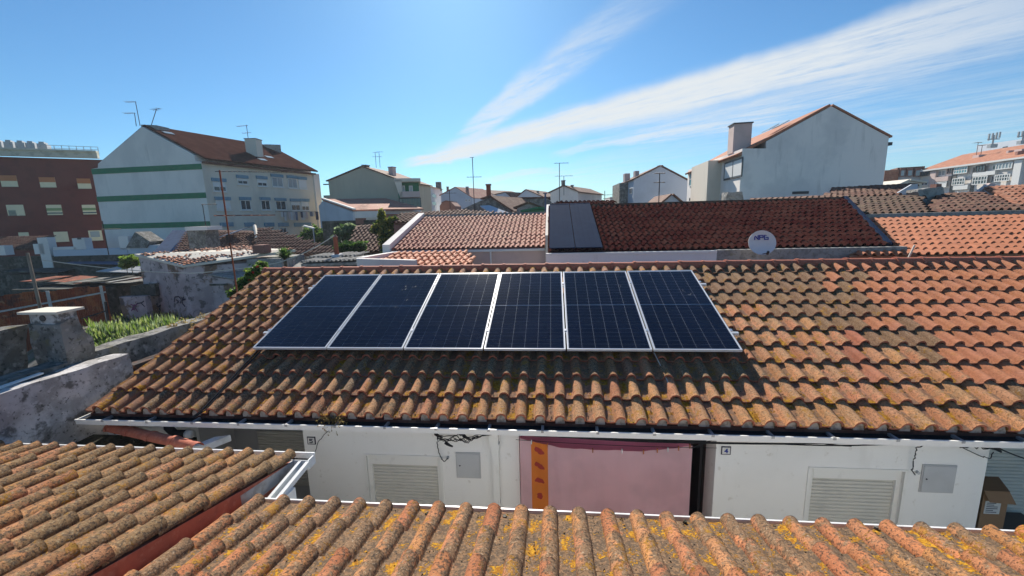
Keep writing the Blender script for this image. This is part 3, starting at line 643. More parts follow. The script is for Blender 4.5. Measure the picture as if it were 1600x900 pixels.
for d in (.42, 1.82):
    a = Vector((px0-.12, pY, pZ))+vS*d-nS*(th+.002); MB().obox(a, (6*PW+5*PG+.24, 0, 0), vS*.04, -nS*.04).build('rail', 'alu_bright', rl)
    for i in range(7):
        x = px0+i*(PW+PG)-PG-.012 if i else px0-.034
        MB().obox(Vector((x+.006, pY, pZ))+vS*d+nS*.001, (.034, 0, 0), vS*.05, nS*.004).build('clamp', 'alu', rl)
    for i in range(8):
        a = Vector((px0+.2+i*.93, pY, pZ))+vS*d-nS*(th+.04); MB().obox(a, (.03, 0, 0), vS*.03, -nS*.09).build('roof_hook', 'alu', rl)
def onroof(px, py, off=.07):
    d = ray(px, py); k = (Vector((0, EY, EZ))+nS*off-O).dot(nS)/d.dot(nS); return O+d*k
mb = MB(); mb.tube([onroof(402, 548, .1), onroof(372, 580, .085), onroof(345, 610, .085), onroof(315, 642, .085), onroof(300, 652, .06)], .011, 6)
mb.tube([onroof(407, 549, .1), onroof(380, 577, .08), onroof(350, 608, .085), onroof(322, 640, .085), onroof(302, 653, .06)], .008, 6)
tag(mb.build('panel_cable', 'cable'), 'black cable running down the tiles from the leftmost solar panel', 'cable')
mb = MB(); mb.tube([onroof(1022, 551, .1), onroof(1034, 575, .05), onroof(1045, 600, .06), onroof(1052, 618, .05)], .006, 6)
tag(mb.build('stray_wire', 'cable_pale'), 'thin pale wire dangling on tiles under the right end of the solar panels', 'wire')
# dried weed in the gutter
def sprig(name, label, cat, c, r, n, matn, size=.03, flat=.5, seed=0, stem=True, parent=None):
    rs = random.Random(seed); mb = MB(); c = Vector(c)
    for i in range(n):
        d = Vector((rs.gauss(0, 1), rs.gauss(0, .6), rs.gauss(0, flat))).normalized()*r*rs.random()**.5; p = c+d
        a = Vector((rs.uniform(-1, 1), rs.uniform(-1, 1), rs.uniform(-1, 1))).normalized()*size; b = a.orthogonal().normalized()*size*.5
        mb.add([p-a, p-b, p+a, p+b], [(0, 1, 2, 3)])
        if stem and i % 5 == 0: mb.tube([c+Vector((0, 0, -.02)), c+d*.5+Vector((0, 0, .02)), p], .002, 4, cap=False)
    o = mb.build(name, matn, parent, fix=False)
    if cat: tag(o, label, cat)
    return o
sprig('dried_weed', 'dried brown weed growing out of the gutter above plate 5', 'weed', atY(520, 655, EY-.03), .20, 260, 'dry_plant', .013, .35, 3)

# ------------------------------------------------------------------ near roof (bottom of the picture)
NS = R(13.6)
near = thing('near_house', 'low house whose lichen spotted tile roof fills the foreground', 'house', (1.5, 1, 0))
EN = Vector((0, 2.99, H-2.43))
vN = Vector((0, -cos(NS), sin(NS)))           # up the slope, towards the camera
def nroof(parent, xl, xr, ey, ez, rows, kinds, nm):
    ncol = int(round((xr-xl)/TP))
    tiles(parent, (xr, ey, ez), (-1, 0, 0), vN, ncol, rows, kinds, lambda c, r: random.randrange(len(kinds)), nparts=300)
mb = MB(); LN = 3.9; xl, xr = -2.66, 5.19
mb.prism([(xl, EN.y-.02, EN.z-.02), (xl, EN.y-.02-LN*cos(NS), EN.z-.02+LN*sin(NS)), (xl, EN.y-.02-LN*cos(NS), EN.z-.08+LN*sin(NS)), (xl, EN.y-.02, EN.z-.08)], (xr-xl, 0, 0))
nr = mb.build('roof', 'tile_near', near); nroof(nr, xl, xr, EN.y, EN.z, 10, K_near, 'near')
MB().box((xl+.1, -.6, 0), (xr-.1, EN.y-.25, EN.z-.12)).build('wall', 'facade_white', near)
gt = MB(); P = gprof(EN.y-.06, EN.y+.075, EN.z-.10, EN.z+.0, .007); gt.prism([(xl-.05, y, z) for y, z in P], (xr-xl+.1, 0, 0)); gt.box((xl-.05, EN.y+.07, EN.z-.004), (xr+.04, EN.y+.086, EN.z+.009))
go = gt.build('gutter', 'metal_white', near); MB().box((xl, EN.y-.05, EN.z-.093), (xr, EN.y+.066, EN.z-.05)).build('gutter_inside', 'gutter_dark', go)  # near-black slab inside this gutter too
crumbs(nr, Vector((xr, EN.y, EN.z)), Vector((-1, 0, 0)), vN, 7.5, 1.8, 500, .055, 4, .006)
# bits of debris and broken mortar along the near eave
for i, px in enumerate((548, 667, 788, 1070, 1368, 905)):
    c = atZ(px, 803+(px-600)*.03, EN.z+.03); mb = MB(); r_ = .016
    mb.prism([c+Vector((r_*cos(a)*random.uniform(.6, 1.2), r_*sin(a)*random.uniform(.6, 1.2), 0)) for a in [k*pi/3 for k in range(6)]], (0.004, 0, .018)); mb.build('mortar_crumb', 'moss_dark' if i % 2 else 'plaster_grey', nr)

# left roof
left = thing('side_house', 'low house at lower left with brown lichen covered tile roof and red verge board', 'house', (-5, 2, 0))
LY, LZ = 3.68, H-2.43; xl, xr = -7.28, -2.68; LN = 4.3
mb = MB(); mb.prism([(xl, LY-.02, LZ-.02), (xl, LY-.02-LN*cos(NS), LZ-.02+LN*sin(NS)), (xl, LY-.02-LN*cos(NS), LZ-.07+LN*sin(NS)), (xl, LY-.02, LZ-.07)], (xr-xl-.03, 0, 0))
lr = mb.build('roof', 'tile_left', left); nroof(lr, xl, xr, LY, LZ, 11, K_left, 'left')
MB().box((xl+.1, -.6, 0), (xr-.12, LY-.22, LZ-.1)).build('wall', 'plaster_old', left)
mb = MB(); mb.prism([(xr-.035, LY-.05, LZ+.0), (xr-.035, LY-.05-LN*cos(NS), LZ+LN*sin(NS)), (xr-.035, LY-.05-LN*cos(NS), LZ-.26+LN*sin(NS)), (xr-.035, LY-.7, LZ-.14), (xr-.035, LY-.05, LZ-.12)], (.035, 0, 0)); mb.build('verge_board', 'ridge_clay', left)
mb = MB(); mb.prism([(xr-.02, LY-.03, LZ-.0), (xr-.02, LY-.75, LZ+.13), (xr-.02, LY-.75, LZ-.02), (xr-.02, LY-.03, LZ-.11)], (.022, 0, 0)); mb.build('verge_flashing', 'galv', left)
gt = MB(); P = gprof(LY-.03, LY+.10, LZ-.10, LZ+.005, .007); gt.prism([(xl, y, z) for y, z in P], (xr-xl+.15, 0, 0)); gt.box((xl, LY+.095, LZ+.001), (xr+.15, LY+.112, LZ+.013)); gt.box((xr+.142, LY-.025, LZ-.1), (xr+.156, LY+.094, LZ+.0))
go = gt.build('gutter', 'metal_white', left); MB().box((xl+.02, LY-.02, LZ-.092), (xr+.14, LY+.09, LZ-.05)).build('gutter_inside', 'gutter_dark', go)  # same near-black slab inside the left gutter
# sloping white channel linking the two gutters
mb = MB(); A_ = Vector((xr+.085, LY-.03, LZ-.055)); B_ = Vector((xr+.10, 2.97, LZ-.115)); d = B_-A_
mb.obox(A_, d, (.075, 0, 0), (0, 0, -.006)); mb.obox(A_+Vector((-.006, 0, 0)), d, (.006, 0, 0), (0, 0, .06)); mb.obox(A_+Vector((.075, 0, 0)), d, (.006, 0, 0), (0, 0, .06))
mb.obox(A_+Vector((-.02, -.02, .058)), d, (.03, 0, 0), (0, 0, .006)); mb.obox(A_+Vector((.06, -.02, .058)), d, (.035, 0, 0), (0, 0, .006))
mb.box((xr+.16, 3.0, LZ-.35), (xr+.2, 3.35, LZ-.08)); mb.build('gutter_channel', 'metal_white', left)

# ------------------------------------------------------------------ left of the main roof: mossy ledge, old walls, chimney
lg = thing('mossy_ledge', 'dark mossy ledge below the left end of the long gutter', 'ledge', (-5.5, 4.2, 0))
MB().box((-6.29, LY+.12, 0), (-4.75, WY-.01, H-2.80)).build('slab', 'moss_dark', lg)
ridge_run(lg, atY(172, 666, 4.52)+Vector((0, 0, -.03)), atY(308, 698, 4.05)+Vector((0, 0, -.02)), .075, .42, 'ridge_clay', name='cover_tile', lift=0)
mb = MB(); a = atY(298, 698, 4.15); mb.obox(a, (.15, .05, .0), (.16, .20, .02), (0, 0, -.08)); mb.obox(a+Vector((.02, .02, .003)), (.10, .03, .0), (.13, .17, .017), (0, 0, .004)); mb.build('gutter_end', 'metal_white', lg)
sprig('moss_clump', 'rough moss and debris on the dark ledge', 'moss', (-5.5, 4.1, H-2.78), .5, 260, 'moss_dark', .022, .06, 5, stem=False)

def rough_wall(name, label, cat, poly, vec, matn, cuts=9, amp=.012, seed=0, parent=None):
    """prism with its faces cut finely and pushed about so edges look worn"""
    import bmesh
    from mathutils import noise
    mb = MB().prism(poly, vec); org = origin(parent); me = mb.mesh(name, matn, org)
    bm = bmesh.new(); bm.from_mesh(me); bmesh.ops.triangulate(bm, faces=bm.faces)
    for _ in range(cuts):
        L = [e for e in bm.edges if e.calc_length() > .16]
        if not L or len(bm.verts) > 6000: break
        bmesh.ops.subdivide_edges(bm, edges=L, cuts=1); bmesh.ops.triangulate(bm, faces=[f for f in bm.faces if len(f.verts) > 3])
    for v in bm.verts:
        w = v.co+org; v.co += Vector(noise.noise_vector(w*3+Vector((seed, 0, 0))))*amp*1.6+Vector(noise.noise_vector(w*9))*amp*.7
    for f in bm.faces: f.smooth = False
    bmesh.ops.recalc_face_normals(bm, faces=bm.faces); bm.to_mesh(me); bm.free()
    o = bpy.data.objects.new(name, me); COL.objects.link(o); o.parent = parent; WO[o.name] = org
    if cat: tag(o, label, cat)
    return o
XW = -6.3
P = [atX(200, 553, XW), atX(150, 568, XW), atX(76, 592, XW), atX(0, 616, XW)+Vector((0, -.3, 0)), Vector((XW, 3.2, H-1.98)), Vector((XW, 3.2, 1.2)), Vector((XW, 5.33, 1.2)), Vector((XW, 5.33, H-2.1))]
rough_wall('party_wall', 'rough whitewashed wall at the left edge of the tiled roof', 'wall', P, (-.24, 0, 0), 'plaster_old', amp=.014)
gw = thing('old_boundary_wall', 'grey weathered boundary wall with a flared chimney stack on it', 'wall', (-6.9, 5, 0))
XG = -6.6
zt = atX(302, 503, XG).z
P = [(XG, 8.6, 0), (XG, 8.6, zt), (XG, 5.0, zt-.01), (XG, 4.0, zt-.06), (XG, 3.0, zt-.06), (XG, 3.0, 0)]
rough_wall('wall_body', None, None, P, (-.32, 0, 0), 'plaster_grey', amp=.016, parent=gw, seed=4)
XC = -6.60
n0 = atX(89, 491, XC); f0 = atX(125, 480.5, XC); z_ = (n0.z+f0.z)/2; xl_ = atY(31, 491, n0.y).x
MB().add([(XC+.03, n0.y-.03, z_-.012), (XC+.03, f0.y+.03, z_-.012), (xl_+.02, f0.y+.02, z_-.012), (xl_, n0.y-.03, z_-.012), (XC+.03, n0.y-.03, z_+.02), (XC+.03, f0.y+.03, z_+.02), (xl_+.02, f0.y+.02, z_+.02), (xl_, n0.y-.03, z_+.02)],
         [(0, 1, 2, 3), (7, 6, 5, 4), (0, 4, 5, 1), (1, 5, 6, 2), (2, 6, 7, 3), (3, 7, 4, 0)]).build('chimney_cap', 'far_cream', gw)
xb = atY(45, 505, n0.y).x; yb = atX(120, 489, XC).y
MB().box((XC, n0.y+.02, z_-.17), (xb, yb, z_-.013)).build('chimney_throat', 'plaster_old', gw)
c = Vector(((XC+xb)/2-.02, n0.y+.018, z_-.075)); mb = MB(); mb.tube([c, c+Vector((0, -.014, 0))], .042, 14); mb.build('flue_hole', 'interior', gw)
pts = [(121, 492), (124, 505), (130, 517), (143, 527), (148, 545), (152, 585)]
P = [atX(a, b, XC+.012) for a, b in pts]; P += [Vector((XC+.012, n0.y+.0, P[-1].z-.15)), Vector((XC+.012, n0.y-.01, z_-.16)), Vector((XC+.012, yb-.02, z_-.15))][:2]
P[0].z = min(P[0].z, z_-.06)
rough_wall('chimney_stack', None, None, P, (xb-.03-XC, 0, 0), 'plaster_grey', amp=.014, parent=gw, seed=9)
MB().box((-6.47, 5.36, 1.5), (-6.30, 8.2, zt-.30)).build('brown_render_strip', 'iron_dark', gw)
P = [atX(0, 515, -7.3), atX(44, 508, -7.3), atX(44, 600, -7.3), atX(0, 620, -7.3)+Vector((0, -.6, 0)), atX(0, 515, -7.3)+Vector((0, -.8, 0))]
tag(rough_wall('rear_parapet', 'dark mossy parapet left of the chimney stack', 'wall', P, (-.3, 0, 0), 'plaster_grey', amp=.02), 'dark mossy parapet left of the chimney stack', 'wall')
mb = MB(); A_ = atX(0, 607, -6.5); B_ = atX(68, 582, -6.5); mb.obox(A_+Vector((0, -.3, -.02)), (B_-A_)+Vector((0, .3, 0)), (-.06, 0, 0), (0, 0, .02)); mb.build('flashing', 'metal_white', gw)
for i, (px, py, s) in enumerate(((292, 508, .16), (318, 500, .13), (270, 514, .1))):
    sprig('dry_tuft', ['brown dry tuft on the grey wall, middle one of three', 'brown dry tuft nearest the tiled roof corner', 'small brown dry tuft furthest left on the grey wall'][i], 'weed', atX(px, py, -6.7)+Vector((0, 0, .02)), s, 160, 'dry_plant', .02, .5, i)

# ------------------------------------------------------------------ planes for buildings further off
class Plane:
    """vertical plane through two (pixel x, camera depth) points"""
    def __init__(s, a, b, y=300):
        A = atD(a[0], y, a[1]); B = atD(b[0], y, b[1]); s.A = Vector((A.x, A.y, 0)); s.B = Vector((B.x, B.y, 0)); s.d = (s.B-s.A).normalized()
        s.n = Vector((s.d.y, -s.d.x, 0));
        if s.n.dot(Vector((0, 0, 0))-s.A) < 0: s.n = -s.n
    def hit(s, px, py):
        d = ray(px, py); k = (s.A-Vector((0, 0, H))+Vector((0, 0, H))-O+Vector((0, 0, H))).dot(s.n)
        k = Vector((s.A.x, s.A.y, 0)).dot(s.n)/(d.x*s.n.x+d.y*s.n.y); return O+d*k
    def sz(s, px, py): h = s.hit(px, py); return (Vector((h.x, h.y, 0))-s.A).dot(s.d), h.z
    def pt(s, u, z, out_=0.): return s.A+s.d*u+s.n*out_+Vector((0, 0, z))
    def rect(s, x0, y0, x1, y1):
        u0 = s.sz(x0, (y0+y1)/2)[0]; u1 = s.sz(x1, (y0+y1)/2)[0]; z1 = s.sz((x0+x1)/2, y0)[1]; z0 = s.sz((x0+x1)/2, y1)[1]
        return min(u0, u1), max(u0, u1), z0, z1
    def box(s, mb, u0, u1, z0, z1, o0, o1, mi=0): return mb.obox(s.pt(u0, z0, o0), s.d*(u1-u0), s.n*(o1-o0), (0, 0, z1-z0), mi)
def house_from(name, label, plane, px, vec, wallm, parent=None, base=0., cat='house'):
    """gable outline in pixels on the plane, extruded along vec; first and last points go down to the ground"""
    pts = [plane.hit(*p) for p in px]; a = pts[0]; b = pts[-1]
    poly = [Vector((a.x, a.y, base))]+pts+[Vector((b.x, b.y, base))]
    root = parent or thing(name, label, cat, (sum(p.x for p in poly)/len(poly), sum(p.y for p in poly)/len(poly), 0))
    MB().prism(poly, vec).build('wall', wallm, root); return root, pts
def roof_slab(root, a, b, vec, m_, over=.25, thick=.12, lift=.03, ends=.15, name='roof'):
    """roof face over the edge a-b (a low, b high) of a gable outline, running along vec"""
    a = Vector(a); b = Vector(b); vec = Vector(vec); e = (a-b).normalized(); vn = vec.normalized()
    up = e.cross(vn); up = up if up.z > 0 else -up; up.normalize()
    p = b-vn*ends+up*lift; return MB().obox(p, (a-b)+e*over, vec+vn*2*ends, up*thick).build(name, m_, root)
def slope_tiles(root, roofo, lo, hi, p, g, m_, hi_res=0, nparts=0, poly=None):
    """real tile relief on a slab whose lower edge is lo (A,B), upper edge hi (A,B)"""
    A_, B_ = map(Vector, lo); C_, D_ = map(Vector, hi); u = (B_-A_).normalized(); v = (C_-A_); v -= u*v.dot(u); h = v.length; v.normalize(); n = u.cross(v)
    if n.z < 0: A_, B_, C_, D_ = B_, A_, D_, C_; u = -u
    pl_ = [(0, 0), ((B_-A_).dot(u), 0), ((D_-A_).dot(u), h), ((C_-A_).dot(u), h)]
    x0 = min(q[0] for q in pl_); x1 = max(q[0] for q in pl_)
    kk = [tile_mesh('tile', m_, hi=hi_res, p=p, L=g*1.12, roll=p*.29)]
    tiles(roofo, A_+u*x0, u, v, int((x1-x0)/p)+1, int(h/g), kk, lambda c, r: 0, p=p, g=g, nparts=nparts, keep=lambda x, y: inside(pl_, x+x0, y), tilt=.02*g/.385, jit=1.5 if nparts else 2, stuffname='roof_tiles')
def window(root, pl, px, glass='glass', frame='frame_white', mull=1, rails=0, top=None, bot=None, out_=.0, f=.06, sill=False, blind=None, blindm='frame_white', name='window'):
    u0, u1, z0, z1 = pl.rect(*px); mb = MB()
    pl.box(mb, u0, u0+f, z0, z1, out_-.0, out_+.05); pl.box(mb, u1-f, u1, z0, z1, out_, out_+.05); pl.box(mb, u0+f, u1-f, z0, z0+f, out_, out_+.05); pl.box(mb, u0+f, u1-f, z1-f, z1, out_, out_+.05)
    for i in range(mull): c = u0+(u1-u0)*(i+1)/(mull+1); pl.box(mb, c-f*.4, c+f*.4, z0+f, z1-f, out_, out_+.045)
    for i in range(rails): c = z0+(z1-z0)*(i+1)/(rails+1); pl.box(mb, u0+f, u1-f, c-f*.35, c+f*.35, out_, out_+.04)
    w = mb.build(name, frame, root)
    q = MB(); pl.box(q, u0+f*.9, u1-f*.9, z0+f*.9, z1-f*.9, out_-.05, out_+.012); q.build('pane', glass, w)
    if blind: q = MB(); pl.box(q, u0+f, u1-f, z1-f-(z1-z0-2*f)*blind, z1-f, out_+.013, out_+.034); q.build('blind', blindm, w)
    if top: q = MB(); pl.box(q, u0-.08, u1+.08, z1+.01, z1+top[0], out_, out_+.14); q.build('shutter_box', top[1], w)
    if sill: q = MB(); pl.box(q, u0-.08, u1+.08, z0-.10, z0-.01, out_, out_+.12); q.build('sill', frame, w)
    return w
def antenna(label, base, h, booms, r=.02, tilt=(0, 0), m_='iron_dark', name='tv_antenna'):
    """booms: (fraction of h, length left, length right, elements, element length, azimuth)"""
    b = Vector(base); top = b+Vector((tilt[0], tilt[1], h)); root = thing(name, label, 'antenna', b)
    MB().tube([b, top], r, 6).build('mast', m_, root)
    for (fr_, l, rr, n, el, az) in booms:
        c = b.lerp(top, fr_); d = Vector((cos(az), sin(az), 0)); sd = Vector((-sin(az), cos(az), 0)); q = MB()
        q.tube([c-d*l, c+d*rr], r*.6, 5)
        for i in range(n):
            p = c-d*l+d*((l+rr)*(i+.5)/n); ll = el*(1-.35*i/max(1, n)); q.tube([p-sd*ll+Vector((0, 0, .02)), p+sd*ll+Vector((0, 0, .02))], r*.4, 4)
        q.build('boom', m_, root)
    return root

# ---- row behind: pale roofed house (left of the mats), dark roofed house, orange roofed house
Y2, Y3 = 15.0, 19.3
ph = thing('pale_roof_house', 'white house with sunlit pinkish tile roof between white parapets', 'house', (atY(740, 390, Y2).x, 17, 0))
A_, B_ = atY(612, 392, Y2), atY(851, 384, Y2); C_, D_ = atY(643, 340, Y3), atY(853, 334, Y3)
zA = (A_.z+B_.z)/2; zC = (C_.z+D_.z)/2
for q, z in ((A_, zA), (B_, zA), (C_, zC), (D_, zC)): q.z = z
C_.x = A_.x; D_.x = B_.x
def slab4(root, A, B, C, D, m_, th=.1, name='roof', down=.02):
    n = ((B-A).cross(C-A)).normalized(); n = n if n.z > 0 else -n
    return MB().add([p-n*down for p in (A, B, D, C)]+[p-n*(down+th) for p in (A, B, D, C)], [(0, 1, 2, 3), (7, 6, 5, 4), (0, 4, 5, 1), (1, 5, 6, 2), (2, 6, 7, 3), (3, 7, 4, 0)]).build(name, m_, root)
ro = slab4(ph, A_, B_, C_, D_, 'roof_pink'); slope_tiles(ph, ro, (A_, B_), (C_, D_), .185, .44, 'roof_pink', 1, nparts=300)
for (xx, w, ex) in ((A_.x-.30, .28, .2), (B_.x+.03, .28, .42)):
    mb = MB(); mb.prism([(xx, Y2-.12, 0), (xx, Y2-.12, zA+ex), (xx, Y3+.1, zC+ex), (xx, Y3+.1, 0)], (w, 0, 0)); mb.build('parapet', 'far_white', ph)
MB().box((A_.x-.02, Y2+.02, 0), (B_.x+.02, Y2+.25, zA-.12)).build('wall', 'far_pink', ph)
MB().box((A_.x, Y2-.1, zA-.13), (B_.x, Y2+.02, zA-.05)).build('gutter', 'frame_white', ph)
MB().box((A_.x, Y3+.02, zC-.08), (B_.x, Y3+.25, zC+.10)).build('ridge_kerb', 'concrete', ph)
pw = Plane((600, 15.3), (850, 15.0)); pw.A = Vector((A_.x, Y2+.02, 0)); pw.d = Vector((1, 0, 0)); pw.n = Vector((0, -1, 0))
for x0, x1 in ((697, 702), (706, 711), (714, 720)):
    u0, u1, z0, z1 = pw.rect(x0, 396, x1, 403); q = MB(); pw.box(q, u0, u1, z0, z1, 0, .02); q.build('air_brick', 'far_beige', ph)
q = MB(); x = atY(767, 398, Y2).x; q.box((x-.03, Y2-.08, 0), (x+.03, Y2-.01, zA-.1)); q.build('downpipe', 'frame_white', ph)
MB().box((B_.x-.05, Y2-.3, zC-.4), (B_.x+.45, Y2+.5, zC-.1)).build('parapet_head', 'far_white', ph) if False else None
# annex in front-left with white edge walls and low lean-to roof
ax = thing('annex', 'low lean-to with ochre tiles between white edge walls, behind the ridge', 'house', (atY(620, 400, 13).x, 13.5, 0))
a0 = atY(557, 404, 12.8); a1 = atY(617, 385, 15.0); a2 = atY(652, 412, 12.0)
a0.z = a1.z = a2.z = (a0.z+a1.z+a2.z)/3
MB().prism([(a0.x, a0.y, 0), (a0.x+.25, a0.y, 0), (a1.x+.2, a1.y, 0), (a1.x, a1.y, 0)], (0, 0, a0.z)).build('edge_wall', 'far_white', ax)
MB().prism([(a0.x, a0.y-.01, 0), (a0.x+.1, a0.y-.2, 0), (a2.x, a2.y-.2, 0), (a2.x, a2.y, 0)], (0, 0, a0.z-.02)).build('edge_wall', 'far_white', ax)
LA, LB = Vector((a0.x+.3, a0.y-.1, a0.z-.30)), Vector((a2.x+1.6, a0.y-.1, a0.z-.30)); LC, LD = Vector((a1.x+.2, a1.y, a0.z+.0)), Vector((a1.x+2.7, a1.y-.02, a0.z+.0))
ro = slab4(ax, LA, LB, LC, LD, 'roof_orange'); slope_tiles(ax, ro, (LA, LB), (LC, LD), .23, .5, 'roof_orange', 1, nparts=60)

Yd, Ye = 13.0, 17.6
dh = thing('dark_roof_house', 'long low house with dark maroon tile roof behind the solar roof', 'house', (atY(1150, 390, Yd).x, 15, 0))
A_, B_ = atY(856, 392, Yd), atY(1392, 385, Yd); C_, D_ = atY(866, 321, Ye), atY(1322, 312, Ye)
zA = (A_.z+B_.z)/2; zC = (C_.z+D_.z)/2
for q, z in ((A_, zA), (B_, zA), (C_, zC), (D_, zC)): q.z = z
C_.x = A_.x
ro = slab4(dh, A_, B_, C_, D_, 'roof_maroon'); slope_tiles(dh, ro, (A_, B_), (C_, D_), .21, .385, 'roof_maroon', 1, nparts=300)
xm = atY(1115, 395, Yd).x
MB().box((A_.x-.05, Yd-.25, 0), (xm, Yd-.02, zA-.04)).build('wall', 'facade_white', dh)
MB().box((xm, Yd-.25, 0), (B_.x+.25, Yd-.02, zA-.02)).build('concrete_parapet', 'concrete', dh)
MB().box((A_.x-.06, Yd-.27, zA-.10), (xm, Yd-.24, zA-.03)).build('coping', 'paint_white', dh)
e = (D_-B_); MB().obox(B_+Vector((-.10, 0, .0)), e, (.13, 0, 0), (0, 0, .09)).build('hip_flashing', 'pool_mat', dh)
MB().box((C_.x, Ye-.05, zC-.05), (D_.x, Ye+.2, zC+.06)).build('ridge_kerb', 'roof_brown', dh)
# two dark solar heating mats on it
un = Vector((1, 0, 0)); vd = (C_-A_).normalized(); nd = un.cross(vd)
gp = 'dark heating mats on the maroon roof'
for i, (pa, pb_) in enumerate(((857, 899), (898, 942))):
    xa = atY(pa, 388, Yd).x+.03; xb = atY(pb_, 388, Yd).x; L = (C_-A_).length
    root = thing('heating_mat', ['dark blue ribbed mat on the maroon roof beside the white parapet', 'dark blue ribbed mat on the maroon roof, nearer the bare tiles'][i], 'heating mat', (xa, Yd, zA), gp)
    mb = MB(); base = Vector((xa, A_.y, A_.z))+nd*.105
    mb.obox(base, un*(xb-xa-.01), vd*L, nd*.02)
    k = 0
    while k*.16 < xb-xa-.1: mb.obox(base+un*(k*.16)+nd*.02, un*.145, vd*L, nd*.006); k += 1
    mb.build('mat_sheet', 'pool_mat', root)
    q = MB()
    for j in (1,): q.obox(base+vd*(L-.12)+nd*.025, un*(xb-xa-.04), vd*.05, nd*.012)
    q.build('header_pipe', 'pool_mat', root)
# skylight hatch

Yo, Yp = 12.5, 16.15
oh = thing('orange_roof_house', 'house with bright orange tile roof at right behind the ridge', 'house', (13, 13.5, 0))
z0 = atY(1480, 398, Yo).z; z1 = atY(1480, 336, Yp).z
xA = atY(1400, 398, Yo).x-1.2; xC = atY(1352, 338, Yp).x
A_, B_, C_, D_ = Vector((xA, Yo, z0)), Vector((xA+13, Yo, z0)), Vector((xC-.3, Yp, z1)), Vector((xA+13, Yp, z1))
ro = slab4(oh, A_, B_, C_, D_, 'roof_orange'); slope_tiles(oh, ro, (A_, B_), (C_, D_), .23, .385, 'roof_orange', 1, nparts=300)
MB().box((xC-.35, Yp+.0, z1-.1), (xA+13, Yp+.35, z1+.10)).build('ridge_kerb', 'concrete', oh)
MB().box((xA, Yo+.2, 0), (xA+13, Yp+.2, z0-.12)).build('wall', 'facade_white', oh)
mb = MB(); c = atY(1172, 392, 12.3)

# satellite dish
dc = atY(1191, 379, 12.2); dr = 18.2/F*12.2
sd = thing('satellite_dish', 'round white satellite dish with blue letters standing behind the ridge', 'satellite dish', (dc.x, 12.3, atY(1191, 400, 12.2).z-.3))
dn = Vector((-.12, -1, .32)).normalized(); du = dn.cross(Vector((0, 0, 1))).normalized(); dv = du.cross(dn); du = -du if du.x < 0 else du; dv = dv if dv.z > 0 else -dv
mb = MB(); mb.smooth = True; V = []; NR, NA = 5, 36
for r in range(NR+1):
    for a in range(NA): rr = dr*r/NR if r else .001; V.append(dc+du*cos(2*pi*a/NA)*rr+dv*sin(2*pi*a/NA)*rr-dn*(.10*(1-(rr/dr)**2)))
mb.add(V, [(r*NA+a, r*NA+(a+1) % NA, (r+1)*NA+(a+1) % NA, (r+1)*NA+a) for r in range(NR) for a in range(NA)])
V = [dc+du*cos(2*pi*a/NA)*dr*k+dv*sin(2*pi*a/NA)*dr*k+dn*o_ for (k, o_) in ((1, 0), (1.02, .008), (1.02, -.02), (1, -.02)) for a in range(NA)]
mb.add(V, [(r*NA+a, r*NA+(a+1) % NA, (r+1)*NA+(a+1) % NA, (r+1)*NA+a) for r in range(3) for a in range(NA)])
mb.build('reflector', 'dish_white', sd, fix=False)
GL = {'N': [((0, 0), (0, 1)), ((0, 1), (1, 0)), ((1, 0), (1, 1))], 'P': [((0, 0), (0, 1)), ((0, 1), (1, 1)), ((1, 1), (1, .5)), ((1, .5), (0, .5))], 'G': [((1, 1), (0, 1)), ((0, 1), (0, 0)), ((0, 0), (1, 0)), ((1, 0), (1, .5)), ((1, .5), (.5, .5))]}
mb = MB(); lw = .021
for i, ch in enumerate('NPG'):
    for (a, b) in GL[ch]:
        def L_(q): return dc+du*(-.17+i*.125+q[0]*.09)+dv*(.10+q[1]*.12)-dn*.055
        p0, p1 = L_(a), L_(b); t_ = (p1-p0).normalized(); s_ = t_.cross(dn)
        mb.obox(p0-s_*lw/2-t_*lw/2, (p1-p0)+t_*lw, s_*lw, dn*.012)
mb.build('lettering', 'logo_blue', sd)
mb = MB(); mb.tube([dc-dn*.12, dc-dn*.2+Vector((0, 0, -.25)), Vector((dc.x, dc.y+.2, sd.location.z))], .025, 8); mb.build('mount', 'galv', sd)
q_ = dc-dv*dr*.95; mb = MB(); mb.tube([q_, q_+dn*.35-dv*.05], .012, 6); mb.tube([q_+dn*.33-dv*.07, q_+dn*.40-dv*.02], .035, 8); mb.build('receiver', 'iron_dark', sd)
p = atY(1427, 393, 9.5); mb = MB(); mb.obox(p+Vector((-.08, 0, -.12)), (.05, .02, 0), (0, .02, 0), (.12, .05, .25)); tag(mb.build('broken_slat', 'far_cream'), 'pale broken slat leaning behind the ridge tiles', 'slat')

# ---- right background
rt_g = Plane((1160, 26), (1388, 26)); C0 = atD(1077, 290, 38.5); vec = Vector((C0.x, C0.y, 0))-Vector((rt_g.A.x, rt_g.A.y, 0))
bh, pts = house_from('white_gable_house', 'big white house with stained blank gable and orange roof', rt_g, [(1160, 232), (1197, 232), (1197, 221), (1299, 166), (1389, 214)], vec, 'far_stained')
e1 = rt_g.hit(1160, 239)
roof_slab(bh, rt_g.hit(1299, 166)+(rt_g.hit(1197, 221)-rt_g.hit(1299, 166))*1.36, rt_g.hit(1299, 166), vec, 'roof_rust', ends=-.02, over=.3, thick=.14)
roof_slab(bh, pts[4], pts[3], vec, 'roof_rust', ends=.05, over=.15, thick=.1)
A2 = Vector((rt_g.A.x, rt_g.A.y, 0)); fp = Plane((1160, 26), (1077, 38.5))
fp.A = Vector((pts[0].x, pts[0].y, 0)); fp.d = vec.normalized(); fp.n = Vector((-fp.d.y, fp.d.x, 0)); fp.n = fp.n if fp.n.dot(-A2) > 0 else -fp.n
q = MB(); u0, u1, z0, z1 = fp.rect(1098, 256, 1126, 312); fp.box(q, u0, u1, 0, z1, 0, .9); q.build('bay', 'far_cream', bh)
